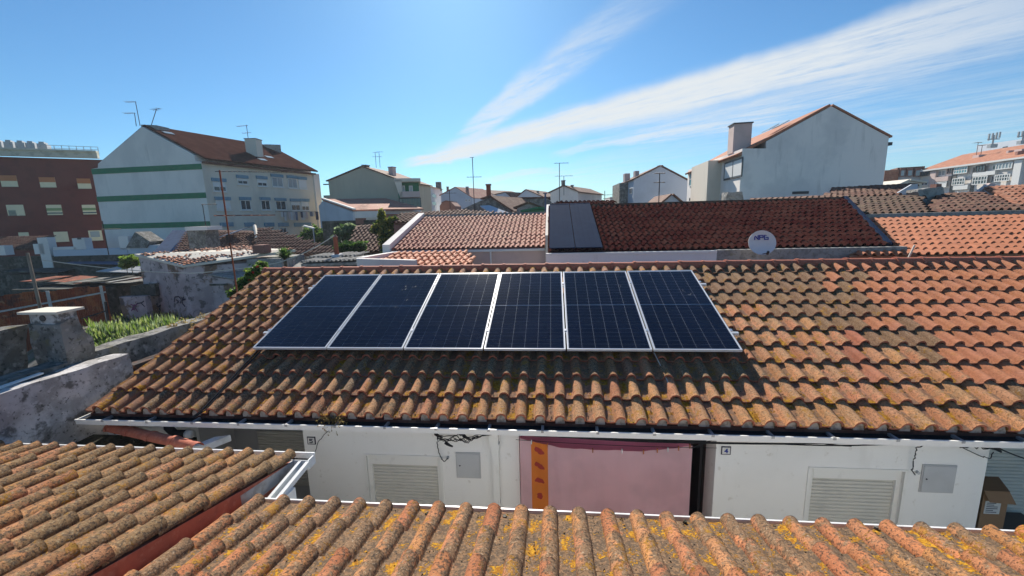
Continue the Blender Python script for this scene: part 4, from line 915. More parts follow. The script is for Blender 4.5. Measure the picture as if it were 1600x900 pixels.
window(bh, fp, (1133, 250, 1161, 279), 'glass_pale', 'frame_dark', mull=1, out_=.02, f=.1, blind=.97)
window(bh, fp, (1078, 266, 1097, 289), 'glass_teal', 'frame_white', mull=4, rails=1, out_=.02, f=.08)
window(bh, fp, (1128, 303, 1150, 314), 'glass', 'frame_dark', mull=2, out_=.02); window(bh, fp, (1078, 308, 1096, 313), 'glass', 'frame_dark', mull=2, out_=.02)
c0 = fp.hit(1160, 240); q = MB(); ct = Plane((1143, 27.5), (1176, 27.3)); u0, u1, z0, z1 = ct.rect(1146, 193, 1174, 238); ct.box(q, u0, u1, z0, z1, 0, -1.0); co = q.build('chimney', 'far_pink', bh)
q = MB(); ct.box(q, u0-.06, u1+.06, z1, z1+.07, .06, -1.06); q.build('chimney_cap', 'frame_dark', co)
u0, u1, z0, z1 = rt_g.rect(1238, 299, 1263, 303); q = MB(); rt_g.box(q, u0, u1, z0, z1, 0, .05); q.build('vent_slot', 'frame_dark', bh)
u0, u1, z0, z1 = rt_g.rect(1388, 222, 1392, 227); q = MB(); rt_g.box(q, u0, u1+.1, z0, z1, 0, -.3); q.build('bracket', 'frame_dark', bh)
q = MB()
for (x, y) in ((1215, 202), (1232, 196)): h_ = rt_g.hit(x, y-1.5); q.obox(h_+vec.normalized()*1.2+Vector((0, 0, .14)), (rt_g.hit(1250, 193)-rt_g.hit(1230, 204)).normalized()*.7, vec.normalized()*1.1, (0, 0, .05))
q.build('skylight', 'glass_pale', bh)

g2 = Plane((990, 46), (1075, 44)); C0 = atD(961, 290, 58); vec = Vector((C0.x, C0.y, 0))-g2.A
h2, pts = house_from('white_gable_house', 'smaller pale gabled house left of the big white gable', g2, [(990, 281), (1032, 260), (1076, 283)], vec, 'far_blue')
roof_slab(h2, pts[0], pts[1], vec, 'roof_brown', over=.2, thick=.12); roof_slab(h2, pts[2], pts[1], vec, 'roof_brown', over=.2, thick=.12)
f2 = Plane((990, 46), (961, 58)); f2.A = Vector((pts[0].x, pts[0].y, 0)); f2.d = vec.normalized(); f2.n = Vector((-f2.d.y, f2.d.x, 0)); f2.n = f2.n if f2.n.dot(-f2.A) > 0 else -f2.n
q = MB(); u0, u1, z0, z1 = f2.rect(969, 290, 981, 320); f2.box(q, u0, u1, 0, f2.sz(975, 288)[1], 0, 1.); q.build('bay', 'plaster_grey', h2)
for (a, b, c, d_) in ((962, 293, 967, 302), (962, 306, 967, 313), (984, 294, 988, 303)): window(h2, f2, (a, b, c, d_), 'glass', out_=.02, mull=1)
for (x0, x1, y0, d_) in ((976, 984, 271, 50), (992, 998, 267, 48), (1029, 1035, 258, 46)):
    cc = Plane((x0, d_), (x1, d_)); q = MB(); cc.box(q, 0, (cc.B-cc.A).length, cc.hit(x0, 290)[2], cc.hit(x0, y0)[2], 0, -.8); q.build('chimney', 'far_pink' if y0 > 260 else 'plaster_grey', h2)
antenna('tall thin antenna in front of the smaller pale gable', Vector((atD(1029, 325, 26).x, atD(1029, 325, 26).y, 3.5)), atD(1027, 272, 26).z-3.5, [(1., .35, .35, 4, .3, .2), (.86, .4, .4, 2, .3, .3)], .03)

def gable2(name, label, d, pts_px, depthvec, wm, rm, wins=(), chim=(), cat='house', ri=None, over=.25, th_=.12, dd=None):
    """axis facing gable: outline pixels at depth d, runs depthvec metres along +Y"""
    a, b = pts_px[0][0], pts_px[-1][0]; pl = Plane((a, d), (b, dd or d)); vec = Vector(depthvec)
    root, pts = house_from(name, label, pl, pts_px, vec, wm, cat=cat); k = ri if ri is not None else max(range(len(pts)), key=lambda i: pts[i].z)
    if k > 0: roof_slab(root, pts[k-1], pts[k], vec, rm, over=over, thick=th_)
    if k < len(pts)-1: roof_slab(root, pts[k+1], pts[k], vec, rm, over=over, thick=th_)
    for w in wins: window(root, pl, w, 'glass', out_=.02, mull=1, f=.08)
    for (x0, x1, y0, y1, m_, off) in chim:
        q = MB(); u0, u1, z0, z1 = pl.rect(x0, y0, x1, y1); pl.box(q, u0, u1, z0, z1, -off, -off-.7); c_ = q.build('chimney', m_, root)
        q = MB(); pl.box(q, u0-.06, u1+.06, z1, z1+.08, -off+.06, -off-.76); q.build('chimney_cap', 'concrete', c_)
    return root, pl, pts
gable2('small_house', 'tiny pale gable peeping over the dark roof below the smaller pale gable', 32, [(1032, 320), (1050, 305), (1068, 320)], (0, 5, 0), 'far_blue', 'roof_brown')
# roof facing the camera, dark, right of big gable + its white gable end
def lean(name, label, a, b, c, d, m_, wallm=None, hi=0, parent=None, p=.26, g=.42, tiles_=True, cat='house', np_=0):
    """roof face: a,b lower edge, c,d upper edge, each (px,py,Y)"""
    A, B, C, D = [atY(*q) for q in (a, b, c, d)]
    n = (B-A).cross(C-A); D = D-n*((D-A).dot(n)/n.length_squared)
    root = parent or thing(name, label, cat, ((A.x+B.x)/2, (A.y+C.y)/2, 0))
    ro = slab4(root, A, B, C, D, m_)
    if tiles_: slope_tiles(root, ro, (A, B), (C, D), p, g, m_, hi, nparts=np_)
    if wallm:
        q = MB(); z = -.14; V = [A, B, D, C]; q.add([Vector((v.x, v.y, 0)) for v in V]+[v+Vector((0, 0, z)) for v in V], [(0, 1, 5, 4), (1, 2, 6, 5), (2, 3, 7, 6), (3, 0, 4, 7)]); q.build('wall', wallm, root)
    return root, (A, B, C, D)
r1, q4 = lean('brown_roof_house', 'dark brown roofed house with small white gable, right of the big gable', (1282, 311, 20.5), (1402, 305, 20.5), (1305, 294, 23.5), (1436, 286, 23.5), 'roof_brown', 'plaster_grey', hi=1)
pw = Plane((1402, 20.9), (1436, 21.2)); q = MB(); q.prism([atY(1398, 304, 20.6), atY(1425, 288, 20.9), atY(1434, 287, 21.2), atY(1434, 304, 21.2)], (.05, .15, 0)); q.build('gable_end', 'far_blue', r1)
lean('brown_roof_house', 'low dark mossy tile roof between the maroon roof and the orange roof', (1346, 336, 16.5), (1448, 333, 16.5), (1322, 309, 20), (1436, 303, 20), 'roof_mossy', 'plaster_grey', hi=1)
r3, _ = lean('brown_roof_house', 'low dark brown tile roof right of the concrete chimney', (1455, 333, 16.5), (1600, 328, 16.5), (1465, 303, 20), (1530, 301, 20), 'roof_brown', 'plaster_grey', hi=1)
cc = Plane((1436, 17.4), (1474, 17.4)); q = MB(); P = [cc.hit(*t_) for t_ in ((1440, 334), (1446, 320), (1433, 300), (1434, 296), (1470, 292), (1474, 292), (1476, 312), (1470, 334))]
tag(rough_wall('concrete_chimney', 'stained concrete chimney stack between the two brown roofs', 'chimney', P, (.1, .7, 0), 'concrete', amp=.02), 'stained concrete chimney stack between the two brown roofs', 'chimney')
P = [cc.hit(*t_)+Vector((0, .1, 0)) for t_ in ((1466, 294), (1467, 287), (1475, 287), (1475, 294))]; tag(MB().prism(P, (0, .3, 0)).build('flue_pot', 'brick_dull'), 'small dark flue pot on the concrete chimney', 'chimney pot')
r4, q4 = lean('rust_roof_house', 'steep rust coloured tile roof at the far right edge', (1596, 327, 17), (1800, 318, 17), (1538, 291, 21), (1760, 276, 21), 'roof_rust', 'far_pink', hi=1)
P = [atY(1528, 301, 20.9), atY(1548, 286, 21), atY(1556, 288, 21), atY(1544, 305, 20.9)]; MB().prism(P, (0, .2, 0)).build('verge', 'far_pink', r4)
lean('brown_roof_house', 'thin brown roof strip above the maroon ridge beside the white gable foot', (1175, 317, 20), (1300, 312, 20), (1175, 311, 22), (1298, 306, 22), 'roof_brown', 'plaster_grey', hi=1)
P = [atY(*t_) for t_ in ((1134, 322, 18.3), (1137, 300, 18.3), (1160, 300, 18.3), (1165, 322, 18.3))]
tag(rough_wall('concrete_chimney', 'rough pale chimney stub at the foot of the big white gable', 'chimney', P, (0, .6, 0), 'concrete', amp=.03), 'rough pale chimney stub at the foot of the big white gable', 'chimney')
# apartment row
ap = Plane((1437, 60), (1625, 44)); vec = -ap.n*11
arow, pts = house_from('apartment_block', 'long white apartment row with glazed balconies and orange roof', ap, [(1437, 268), (1625, 243)], vec, 'far_white', cat='apartments')
top = (pts[0].z+pts[1].z)/2
a, b = pts[0].copy(), pts[1].copy(); up_ = Vector((0, 0, 2.1))
q = MB(); e_ = (b-a); ba = a-ap.n*5+up_; bb = b-ap.n*5+up_; q.add([a+ap.n*.5, b+ap.n*.5, bb, ba, a-ap.n*10, b-ap.n*10], [(0, 1, 2, 3), (3, 2, 5, 4), (0, 3, 4), (1, 5, 2)]); q.build('roof', 'roof_rust', arow)
q = MB(); q.obox(a+ap.n*.55+Vector((0, 0, -.12)), e_, -ap.n*.5, (0, 0, .2)); q.build('eave', 'frame_white', arow)
for (x0, y0, x1, y1, gm, fm, mu, ra) in ((1440, 267, 1457, 275, 'glass', 'frame_dark', 2, 0), (1466, 266, 1478, 275, 'glass_pale', 'frame_white', 1, 0), (1480, 262, 1488, 272, 'glass', 'far_pink', 1, 0), (1496, 260, 1517, 271, 'glass_teal', 'frame_white', 4, 1), (1530, 258, 1545, 268, 'glass', 'frame_dark', 2, 0), (1551, 257, 1558, 266, 'glass', 'frame_white', 0, 0), (1562, 254, 1588, 264, 'glass_pale', 'frame_white', 4, 0),
    (1437, 283, 1455, 290, 'glass', 'frame_white', 2, 0), (1466, 284, 1484, 293, 'frame_white', 'frame_white', 0, 0), (1493, 278, 1513, 289, 'glass', 'frame_white', 4, 1), (1525, 275, 1548, 288, 'glass', 'frame_white', 4, 1), (1549, 274, 1557, 285, 'glass', 'frame_white', 1, 0), (1560, 272, 1584, 283, 'glass', 'frame_white', 5, 1)):
    window(arow, ap, (x0, y0, x1, y1), gm, fm, mull=mu, rails=ra, out_=.35 if x1-x0 > 14 else .02, f=.10)
for (x0, y0, x1, y1, m_) in ((1486, 262, 1494, 305, 'plaster_grey'), (1456, 268, 1465, 300, 'far_pink'), (1518, 262, 1524, 300, 'plaster_grey'), (1494, 289, 1517, 296, 'frame_white'), (1525, 268, 1560, 274, 'frame_white'), (1466, 276, 1486, 283, 'far_pink'), (1588, 250, 1600, 290, 'frame_white')):
    u0, u1, z0, z1 = ap.rect(x0, y0, x1, y1); q = MB(); ap.box(q, u0, u1, z0, z1, 0, .36 if m_ != 'plaster_grey' else .05); q.build('balcony_front', m_, arow)
for (x0, x1, y0, y1) in ((1488, 1497, 244, 258), (1549, 1560, 235, 250), (1538, 1541, 237, 246)):
    u0, u1, z0, z1 = ap.rect(x0, y0, x1, y1); q = MB(); ap.box(q, u0, u1, z0, z1, -2.2, -3.4); q.build('chimney', 'far_pink', arow)
q = MB(); c_ = ap.hit(1577, 244)-ap.n*1.5; q.tube([c_, c_+Vector((0, 0, .5))], .8, 12); q.build('roof_vent', 'brick_dull', arow)
gf = Plane((1526, 75), (1640, 62)); fb, pts = house_from('flat_roof_block', 'grey flat roofed block rising behind the apartment row', gf, [(1526, 232), (1526, 227), (1640, 211)], -gf.n*9, 'far_blue', cat='apartments')
q = MB(); gf.box(q, *gf.rect(1507, 237, 1540, 245), -.5, -6); q.build('lower_wing', 'far_blue', fb)
u0, u1, z0, z1 = gf.rect(1567, 229, 1574, 232); q = MB(); gf.box(q, u0, u1, z0, z1, 0, .05); q.build('window', 'glass', fb)
u0, u1, z0, z1 = gf.rect(1578, 215, 1600, 219); q = MB(); gf.box(q, u0, u1, z0, z1+.6, -2, -4); q.build('roof_hut', 'slate_blue', fb)
def mast(label, px, py0, py1, d):
    b = atD(px, py1, d); t_ = atD(px, py0, d); root = thing('phone_mast', label, 'mast', b, 'phone masts on the grey flat roofed block'); h = t_.z-b.z
    MB().tube([b, b+Vector((0, 0, h*.8))], .12, 8).build('mast', 'galv', root)
    for i, dx in enumerate((-.7, -.2, .35, .8)):
        MB().box((b.x+dx-.1, b.y-.1, b.z+h*(.45+.05*i)), (b.x+dx+.1, b.y+.05, b.z+h*(.9+.03*i))).build('aerial_panel', 'galv', root)
    MB().box((b.x-.8, b.y-.05, b.z+h*.5), (b.x+.9, b.y+.05, b.z+h*.56)).build('crossarm', 'galv', root); MB().box((b.x-.5, b.y-.3, b.z-.1), (b.x+.5, b.y+.3, b.z+h*.2)).build('mast_base', 'galv', root)
mast('grey phone mast with panel aerials, left of the two on the grey block', 1550, 207, 230, 66); mast('grey phone mast at the right edge of the picture on the grey block', 1597, 204, 224, 62)
antenna('thin antenna on the apartment row left of its chimney', ap.hit(1489, 252)-ap.n*2.5, 2.2, [(1, .5, .5, 4, .4, .1)], .03)
antenna('pair antenna further right on the apartment row roof', ap.hit(1496, 249)-ap.n*2.5, 1.6, [(1, .4, .4, 3, .4, .9)], .03)
# red dormer houses
rd = Plane((1380, 62), (1442, 60)); rh, pts = house_from('red_dormer_house', 'far terraced house with red tile front and row of dormers', rd, [(1380, 268), (1442, 265)], (0, 8, 0), 'far_blue', cat='house')
q = MB(); u0, u1, z0, z1 = rd.rect(1380, 266, 1402, 283); rd.box(q, u0, u1, z0, z1, 0, .5); q.build('roof', 'roof_rust', rh)
for (x0, x1) in ((1404, 1412), (1415, 1424), (1427, 1436)):
    u0, u1, z0, z1 = rd.rect(x0, 263, x1, 276); q = MB(); rd.box(q, u0, u1, z0, z1, 0, .6); dmr = q.build('dormer', 'brick_dull', rh)
    u0, u1, z0, z1 = rd.rect(x0+1.5, 267, x1-1.5, 275); q = MB(); rd.box(q, u0, u1, z0, z1, .6, .66); q.build('pane', 'glass_pale', dmr)
q = MB(); u0, u1, z0, z1 = rd.rect(1402, 261, 1444, 265); rd.box(q, u0, u1, z0, z1, .2, -3); q.build('roof', 'roof_brown', rh)
gable2('small_house', 'low pale roofed shed below the red dormer house', 30, [(1396, 300), (1398, 293), (1420, 283), (1440, 286), (1442, 300)], (0, 5, 0), 'far_cream', 'far_cream')

# ---- centre background
gable2('beige_gable_house', 'large beige house with blank gable, green balcony wall and brown roof', 50, [(513, 283), (566, 261), (626, 283)], (.8, 9, 0), 'far_beige', 'roof_brown', chim=[(563, 565, 258, 264, 'brick_dull', .3), (567, 569, 258, 264, 'brick_dull', .3), (587, 594, 258, 272, 'far_pink', 2.5)], dd=47)
bj = bpy.data.objects['beige_gable_house']
q = MB(); pj = Plane((622, 46.3), (662, 46.9)); u0, u1, z0, z1 = pj.rect(620, 283, 655, 333)
q = MB(); pj.box(q, 0, pj.sz(655, 300)[0], 0, pj.sz(640, 285)[1], .0, -5); blk = q.build('wing', 'green_band', bj)
q = MB(); pj.box(q, -.3, pj.sz(657, 284)[0], pj.sz(640, 285)[1], pj.sz(640, 280)[1], 1.2, -5); q.build('wing_roof', 'far_cream', bj)
q = MB(); P = [pj.pt(-.3, pj.sz(622, 282)[1], 1.2), pj.pt(.5, pj.sz(622, 282)[1], 1.2), pj.pt(.5, pj.sz(626, 309)[1], 1.2), pj.pt(.2, pj.sz(626, 309)[1], 1.2)]; q.prism(P, -pj.n*1.2); q.build('side_screen', 'far_cream', bj)
for (y0, y1, m_, o_) in ((300, 309, 'far_pink', 1.2), (325, 333, 'far_white', 1.2)):
    q = MB(); pj.box(q, .2, pj.sz(656, 300)[0], pj.sz(640, y1)[1], pj.sz(640, y0)[1], 0.01, o_); q.build('balcony', m_, bj)
for w in ((626, 290, 633, 301), (639, 290, 645, 301)): window(bj, pj, w, 'glass_pale', out_=.02, f=.1)
window(bj, pj, (624, 310, 658, 325), 'glass', 'frame_dark', mull=5, out_=1.1, f=.08, name='balcony_glazing')
q = MB(); c_ = atD(505, 289, 50); q.obox(c_, (1.6, 0, 0), (0, .2, 0), (0, 0, .12)); q.build('ledge', 'frame_dark', bj)
q = MB(); u_ = atD(506, 312, 50.5); q.obox(Vector((u_.x, u_.y, 3)), (1.2, 0, 0), (0, 1, 0), (0, 0, atD(506, 305, 50).z-3)); q.build('side_annex', 'far_beige', bj)
antenna('left thin antenna on the beige house', atD(588, 262, 49), 1.8, [(.95, .3, .3, 2, .3, .2), (.7, .35, .35, 3, .3, .2)], .025)
antenna('right thin antenna on the beige house chimney', atD(594, 262, 49), 1.8, [(1., .3, .45, 3, .3, .3), (.7, .3, .3, 3, .3, .2)], .025)
pk = Plane((650, 62), (691, 82)); kh, pts = house_from('terraced_block', 'grey terraced block receding behind the beige house', pk, [(650, 288), (691, 296)], -pk.n*8, 'far_stained', cat='apartments')
q = MB(); q.add([pts[0]+pk.n*.4, pts[1]+pk.n*.4, pts[1]-pk.n*4+Vector((0, 0, 1.2)), pts[0]-pk.n*4+Vector((0, 0, 1.9)), pts[0]-pk.n*8, pts[1]-pk.n*8], [(0, 1, 2, 3), (3, 2, 5, 4), (0, 3, 4), (1, 5, 2)]); q.build('roof', 'roof_brown', kh)
for (x0, x1) in ((653, 658), (660, 666), (668, 673), (675, 681)):
    for (y0, y1) in ((303, 309), (315, 321)): window(kh, pk, (x0, y0, x1, y1), 'glass', out_=.03, f=.08)
q = MB(); c_ = atD(684, 290, 80); q.obox(c_+Vector((-.4, 0, -1)), (.9, 0, 0), (0, .9, 0), (0, 0, 1.7)); q.build('chimney', 'plaster_grey', kh)
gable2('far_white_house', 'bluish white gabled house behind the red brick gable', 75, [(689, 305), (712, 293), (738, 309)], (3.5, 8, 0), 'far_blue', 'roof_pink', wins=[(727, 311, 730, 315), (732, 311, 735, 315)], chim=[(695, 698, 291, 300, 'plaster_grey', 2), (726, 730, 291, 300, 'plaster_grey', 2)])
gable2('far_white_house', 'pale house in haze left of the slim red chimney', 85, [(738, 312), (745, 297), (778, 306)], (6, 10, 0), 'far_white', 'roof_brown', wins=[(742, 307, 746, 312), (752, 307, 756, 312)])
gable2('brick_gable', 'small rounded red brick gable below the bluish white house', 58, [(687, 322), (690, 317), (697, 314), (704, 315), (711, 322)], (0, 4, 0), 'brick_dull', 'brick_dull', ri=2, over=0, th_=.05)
# grey plastered shed roof with chimney
sh, pl, _ = gable2('grey_gable_shed', 'grey gabled shed carrying the slim red brick chimney', 34, [(706, 334), (757, 311), (766, 308), (800, 330), (812, 338)], (2, 6, 0), 'plaster_grey', 'roof_brown', ri=2)
u0, u1, z0, z1 = pl.rect(759, 287, 767, 312); q = MB(); pl.box(q, u0+.03, u1-.03, z0-.3, z1-.1, -.3, -.75); ch = q.build('chimney', 'brick_red', sh); q = MB(); pl.box(q, u0-.02, u1+.02, z1-.1, z1, -.25, -.8); q.build('chimney_cap', 'brick_dull', ch)
lean('shed', 'pale corrugated lean-to right of the grey gabled shed', (776, 338, 32), (806, 336, 32), (750, 321, 34), (765, 321, 34), 'far_blue', None, tiles_=False, cat='shed')
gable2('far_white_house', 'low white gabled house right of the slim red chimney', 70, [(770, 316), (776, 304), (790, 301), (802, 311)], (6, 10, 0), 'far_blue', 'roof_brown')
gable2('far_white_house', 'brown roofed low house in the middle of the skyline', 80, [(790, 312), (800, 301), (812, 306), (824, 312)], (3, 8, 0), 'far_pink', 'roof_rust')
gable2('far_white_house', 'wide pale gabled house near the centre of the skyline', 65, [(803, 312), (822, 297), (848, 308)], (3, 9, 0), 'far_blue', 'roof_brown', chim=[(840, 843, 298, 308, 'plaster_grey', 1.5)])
gable2('far_white_house', 'mauve white gabled house with two tall antennas', 50, [(860, 301), (881, 291), (903, 300)], (4, 10, 0), 'far_white', 'roof_brown', wins=[(875, 308, 878, 314), (880, 300, 883, 304)], chim=[(879, 884, 282, 293, 'plaster_grey', .6), (895, 898, 289, 298, 'plaster_grey', 1)])
b_ = bpy.data.objects['far_white_house.004'] if 'far_white_house.004' in bpy.data.objects else None
gable2('grey_shed', 'long grey shed on the skyline left of the blue mats', 40, [(776, 326), (778, 316), (786, 311), (856, 310), (862, 316), (862, 326)], (0, 6, 0), 'plaster_grey', 'roof_brown', ri=2, cat='shed')
gable2('grey_shed', 'dull ochre shed between the grey shed and the blue mats', 30, [(806, 336), (808, 325), (826, 318), (846, 326), (848, 336)], (0, 4, 0), 'concrete', 'roof_mossy', cat='shed')
gable2('green_shed', 'small green shed just above the pale tile roof', 26, [(818, 336), (820, 331), (840, 327), (860, 328), (862, 336)], (0, 3, 0), 'green_band', 'green_band', cat='shed')
gable2('far_white_house', 'small dark gable at the skyline right of the antenna house', 70, [(922, 316), (932, 310), (944, 316)], (0, 8, 0), 'far_pink', 'roof_brown')
gable2('far_white_house', 'tiny white block on the skyline left of the smaller pale gable', 80, [(953, 313), (953, 309), (968, 309), (968, 313)], (0, 8, 0), 'far_white', 'far_white')
lean('maroon_strip_house', 'low maroon roof strip on the skyline above the blue mats', (858, 321, 22), (960, 320, 22), (872, 315, 25), (960, 315, 25), 'roof_maroon', 'plaster_grey')
lean('maroon_strip_house', 'long low brown roof strip behind the pale tile roof', (615, 348, 23), (830, 336, 23), (625, 334, 26), (720, 331, 26), 'roof_brown', 'brick_dull')
for (px, y0, y1, d, bo, lab) in ((738, 246, 330, 24, [(1., .15, .1, 0, .2, 0), (.64, .38, .5, 5, .25, .1)], 'tall antenna rising beside the beige house skyline gap'), (702, 296, 335, 30, [(.85, .5, .5, 4, .3, .1)], 'short antenna by the brick gable'),
    (874, 255, 322, 24, [(1., .3, .55, 4, .2, .1), (.02, .0, .0, 0, 0, 0)], 'tall antenna on the left of the mauve white house'), (881, 275, 305, 32, [(1., .7, .7, 4, .3, .1)], 'short antenna on the mauve white house ridge'),
    (852, 302, 334, 24, [(1., .12, .12, 2, .1, 0)], 'teal pole left of the blue mats'), (945, 298, 320, 26, [(.7, .1, .5, 1, .1, 0), (.45, .1, .5, 1, .1, 0)], 'thin ladder-like antenna on the skyline by the tiny white block')):
    t_ = atD(px, y0, d); b0 = atD(px+.8, y1, d); antenna(lab, (t_.x, t_.y, b0.z), t_.z-b0.z, bo, .022 if px != 852 else .06, m_='iron_dark' if px != 852 else 'slate_blue')

# ---- left background: green striped apartment building
gb = Plane((150, 41.6), (321, 40)); C0 = atD(493, 270, 52.5); B0 = gb.B; vec = Vector((C0.x, C0.y, 0))-B0
apb, pts = house_from('striped_apartment_building', 'tall white apartment building with three green bands on its gable', gb, [(143, 264), (153, 262), (153, 256), (222, 198), (303, 242), (305, 251), (314, 253)], vec, 'far_white', cat='apartments')
fp = Plane((319, 40), (497, 52.5)); fp.A = Vector((pts[-1].x, pts[-1].y, 0)); fp.d = vec.normalized(); fp.n = Vector((fp.d.y, -fp.d.x, 0)); fp.n = fp.n if fp.n.dot(-fp.A) > 0 else -fp.n
q = MB(); zt_ = fp.sz(330, 256)[1]; fp.box(q, .02, vec.length, 0, zt_, .0, .06); q.build('facade', 'far_cream', apb)
pk_ = gb.hit(222, 197); lo_ = gb.hit(312, 245.5); roof_slab(apb, lo_, pk_, vec, 'roof_umber', over=.5, thick=.16, ends=-.12)
roof_slab(apb, gb.hit(153, 256), pk_, vec, 'roof_umber', over=.3, thick=.1, ends=-.15)
q = MB(); fp.box(q, 0, vec.length-.5, zt_-.05, zt_+.12, .1, .55); q.build('cornice', 'roof_brown', apb)
for y0l, y0r in ((268, 260), (311, 306), (354, 354.5)):
    P = [gb.hit(143+(y0l-264)*.2, y0l), gb.hit(319+(y0l-264)*.06, y0r-1)]; z_ = [p.z for p in P]; q = MB(); q.obox(gb.pt(-.01, z_[0]-.28, .0), gb.d*((gb.B-gb.A).length+.02), gb.n*.04, (0, 0, .52)); q.build('green_band', 'green_band', apb)
en = Plane((480, 51), (497, 52.5)); q = MB(); fp.box(q, vec.length-.6, vec.length+.3, 0, fp.sz(495, 272)[1], -3, .25); q.build('end_pier', 'far_white', apb)
rows = [((334, 293, 352, 307, 'b'), (371, 292, 385, 304, 0), (402, 290, 416, 302, 0), (425, 291, 439, 304, 'p'), (449, 292, 463, 305, 'p'), (466, 296, 478, 306, 'w')),
        ((337, 327, 359, 339, 'w'), (377, 327, 391, 339, 'o'), (408, 327, 421, 339, 'o'), (430, 328, 446, 338, 'o'), (455, 326, 468, 338, 0), (471, 329, 482, 338, 'h'))]
rows = [((332, 284, 352, 299, 'b'), (370, 279, 386, 288, 0), (401, 280, 416, 291, 'h'), (424, 277, 441, 292, 'p'), (449, 279, 463, 294, 'p'), (466, 281, 478, 295, 'w')),
        ((337, 313, 359, 328, 'w'), (375, 313, 391, 328, 'o'), (407, 313, 421, 328, 'o'), (430, 314, 446, 328, 'o'), (454, 315, 468, 329, 0), (470, 315, 482, 329, 'h'))]
for R_ in rows:
    for (x0, y0, x1, y1, kd) in R_:
        window(apb, fp, (x0, y0, x1, y1), {'w': 'blind_cream', 'p': 'glass_pale'}.get(kd, 'glass'), 'frame_white', mull=0 if kd == 'w' else 1, out_=.07, f=.07, top=(.33, 'blue_trim'), blind={'b': .55, 'h': .55, 'w': .95, 0: .4}.get(kd), sill=True)
for (x0, x1) in ((343, 363), (381, 396), (412, 427), (434, 450), (459, 485)):
    u0, u1, z0, z1 = fp.rect(x0, 350, x1, 354); q = MB(); fp.box(q, u0, u1, z0, z1+.15, .06, .2); q.build('shutter_box', 'blue_trim', apb)
window(apb, fp, (436, 356, 447, 365), 'glass', out_=.07, f=.06); window(apb, fp, (414, 355, 425, 366), 'blind_cream', out_=.07, mull=0)
# washing lines on that building
ln = thing('airing_rack', 'clothes drying on lines outside the cream apartment facade', 'washing', fp.pt(fp.sz(455, 335)[0], fp.sz(455, 345)[1], .6))
u0, u1, z0, z1 = fp.rect(430, 331, 487, 345); q = MB()
for o_ in (.45, .75, 1.0): q.tube([fp.pt(u0, z1, o_), fp.pt(u1, z1, o_)], .02, 4)
for u_ in (u0, (u0+u1)/2, u1): q.tube([fp.pt(u_, z1, .06), fp.pt(u_, z1, 1.02)], .02, 4)
q.build('line', 'iron_dark', ln); rs = random.Random(4); u_ = u0+.1; k = 0
while u_ < u1-.4:
    w = rs.uniform(.25, .7); dz = rs.uniform(.5, 1.0)*(z1-z0); o_ = rs.choice((.45, .75, 1.0)); q = MB()
    q.add([fp.pt(u_, z1, o_+.03), fp.pt(u_+w*.5, z1-.02, o_+.08), fp.pt(u_+w, z1, o_+.03), fp.pt(u_+w*.97, z1-dz, o_+.02), fp.pt(u_+w*.5, z1-dz*1.03, o_+.1), fp.pt(u_+.03, z1-dz, o_+.02)], [(0, 1, 4, 5), (1, 2, 3, 4)])
    q.build('garment', ['cloth_white', 'cloth_navy', 'cloth_white', 'far_pink', 'cloth_white', 'slate_blue'][k % 6], ln, fix=False); u_ += w*.8; k += 1
# roof furniture
rp = Plane((380, 47), (400, 47)); u0, u1, z0, z1 = rp.rect(383, 217, 400, 236); q = MB(); rp.box(q, u0, u1, z0-.6, z1, 0, -1.2); co = q.build('chimney', 'far_cream', apb)
q = MB(); rp.box(q, u0-.06, u1+.06, z1, z1+.08, .06, -1.26); q.build('chimney_cap', 'concrete', co)
a_ = atD(306, 211, 44.5); b_ = atD(372, 222, 51); q = MB(); q.obox(a_+Vector((0, 0, -.75)), Vector((b_.x-a_.x, b_.y-a_.y, 0)), (-3.2, 1.2, 0), (0, 0, .55)); q.build('dormer_wall', 'far_cream', apb)
q = MB(); q.obox(a_+Vector((.4, -.3, -.2)), Vector((b_.x-a_.x, b_.y-a_.y, 0)), (-4.2, 1.4, .4), (0, 0, .14)); q.build('dormer_roof', 'roof_umber', apb)
q = MB(); c_ = atD(413, 228, 51); q.obox(c_+Vector((0, 0, -.8)), (1.6, .8, 0), (-1, 1, 0), (0, 0, 1.0)); q.build('chimney', 'concrete', apb)
q = MB(); c_ = gb.hit(216, 197); q.obox(c_+Vector((0, .3, -.3)), (1.5, 0.1, -.1), (0, 1.4, 0), (0, 0, .5)); q.build('chimney', 'concrete', apb)
for (px, py) in ((402, 243), (407, 250), (418, 246), (258, 208)):
    lo2, hi2 = gb.hit(312, 245.5), pk_; e_ = (lo2-hi2).normalized(); nn = e_.cross(vec.normalized()); nn = nn if nn.z > 0 else -nn; d_ = ray(px, py); k = (hi2+nn*.22-O).dot(nn)/d_.dot(nn); c_ = O+d_*k
    MB().obox(c_, vec.normalized()*.9, -e_*.45, nn*.03).build('skylight', 'glass_pale', apb)
for (px, y0, y1, dx, l, r_, az, lab) in ((219, 160, 197, -.05, 1.0, .0, .1, 'tallest of the three antennas on the striped building peak'), (213, 177, 197, .05, 1.1, .0, 0, 'low hooked antenna left on the striped building peak'), (236, 172, 197, .9, .7, .7, -.4, 'leaning antenna right on the striped building peak')):
    b = atD(px, y1, 41); antenna(lab, b, atD(px, y0, 41).z-b.z, [(.98, l, r_, 4, .35, az)], .03, tilt=(dx, 0))
b = atD(388, 218, 47.4); antenna('antenna on the striped building chimney', b, 1.6, [(.95, 1.4, .2, 5, .3, -.15), (.45, .7, .5, 3, .3, -.1)], .03)

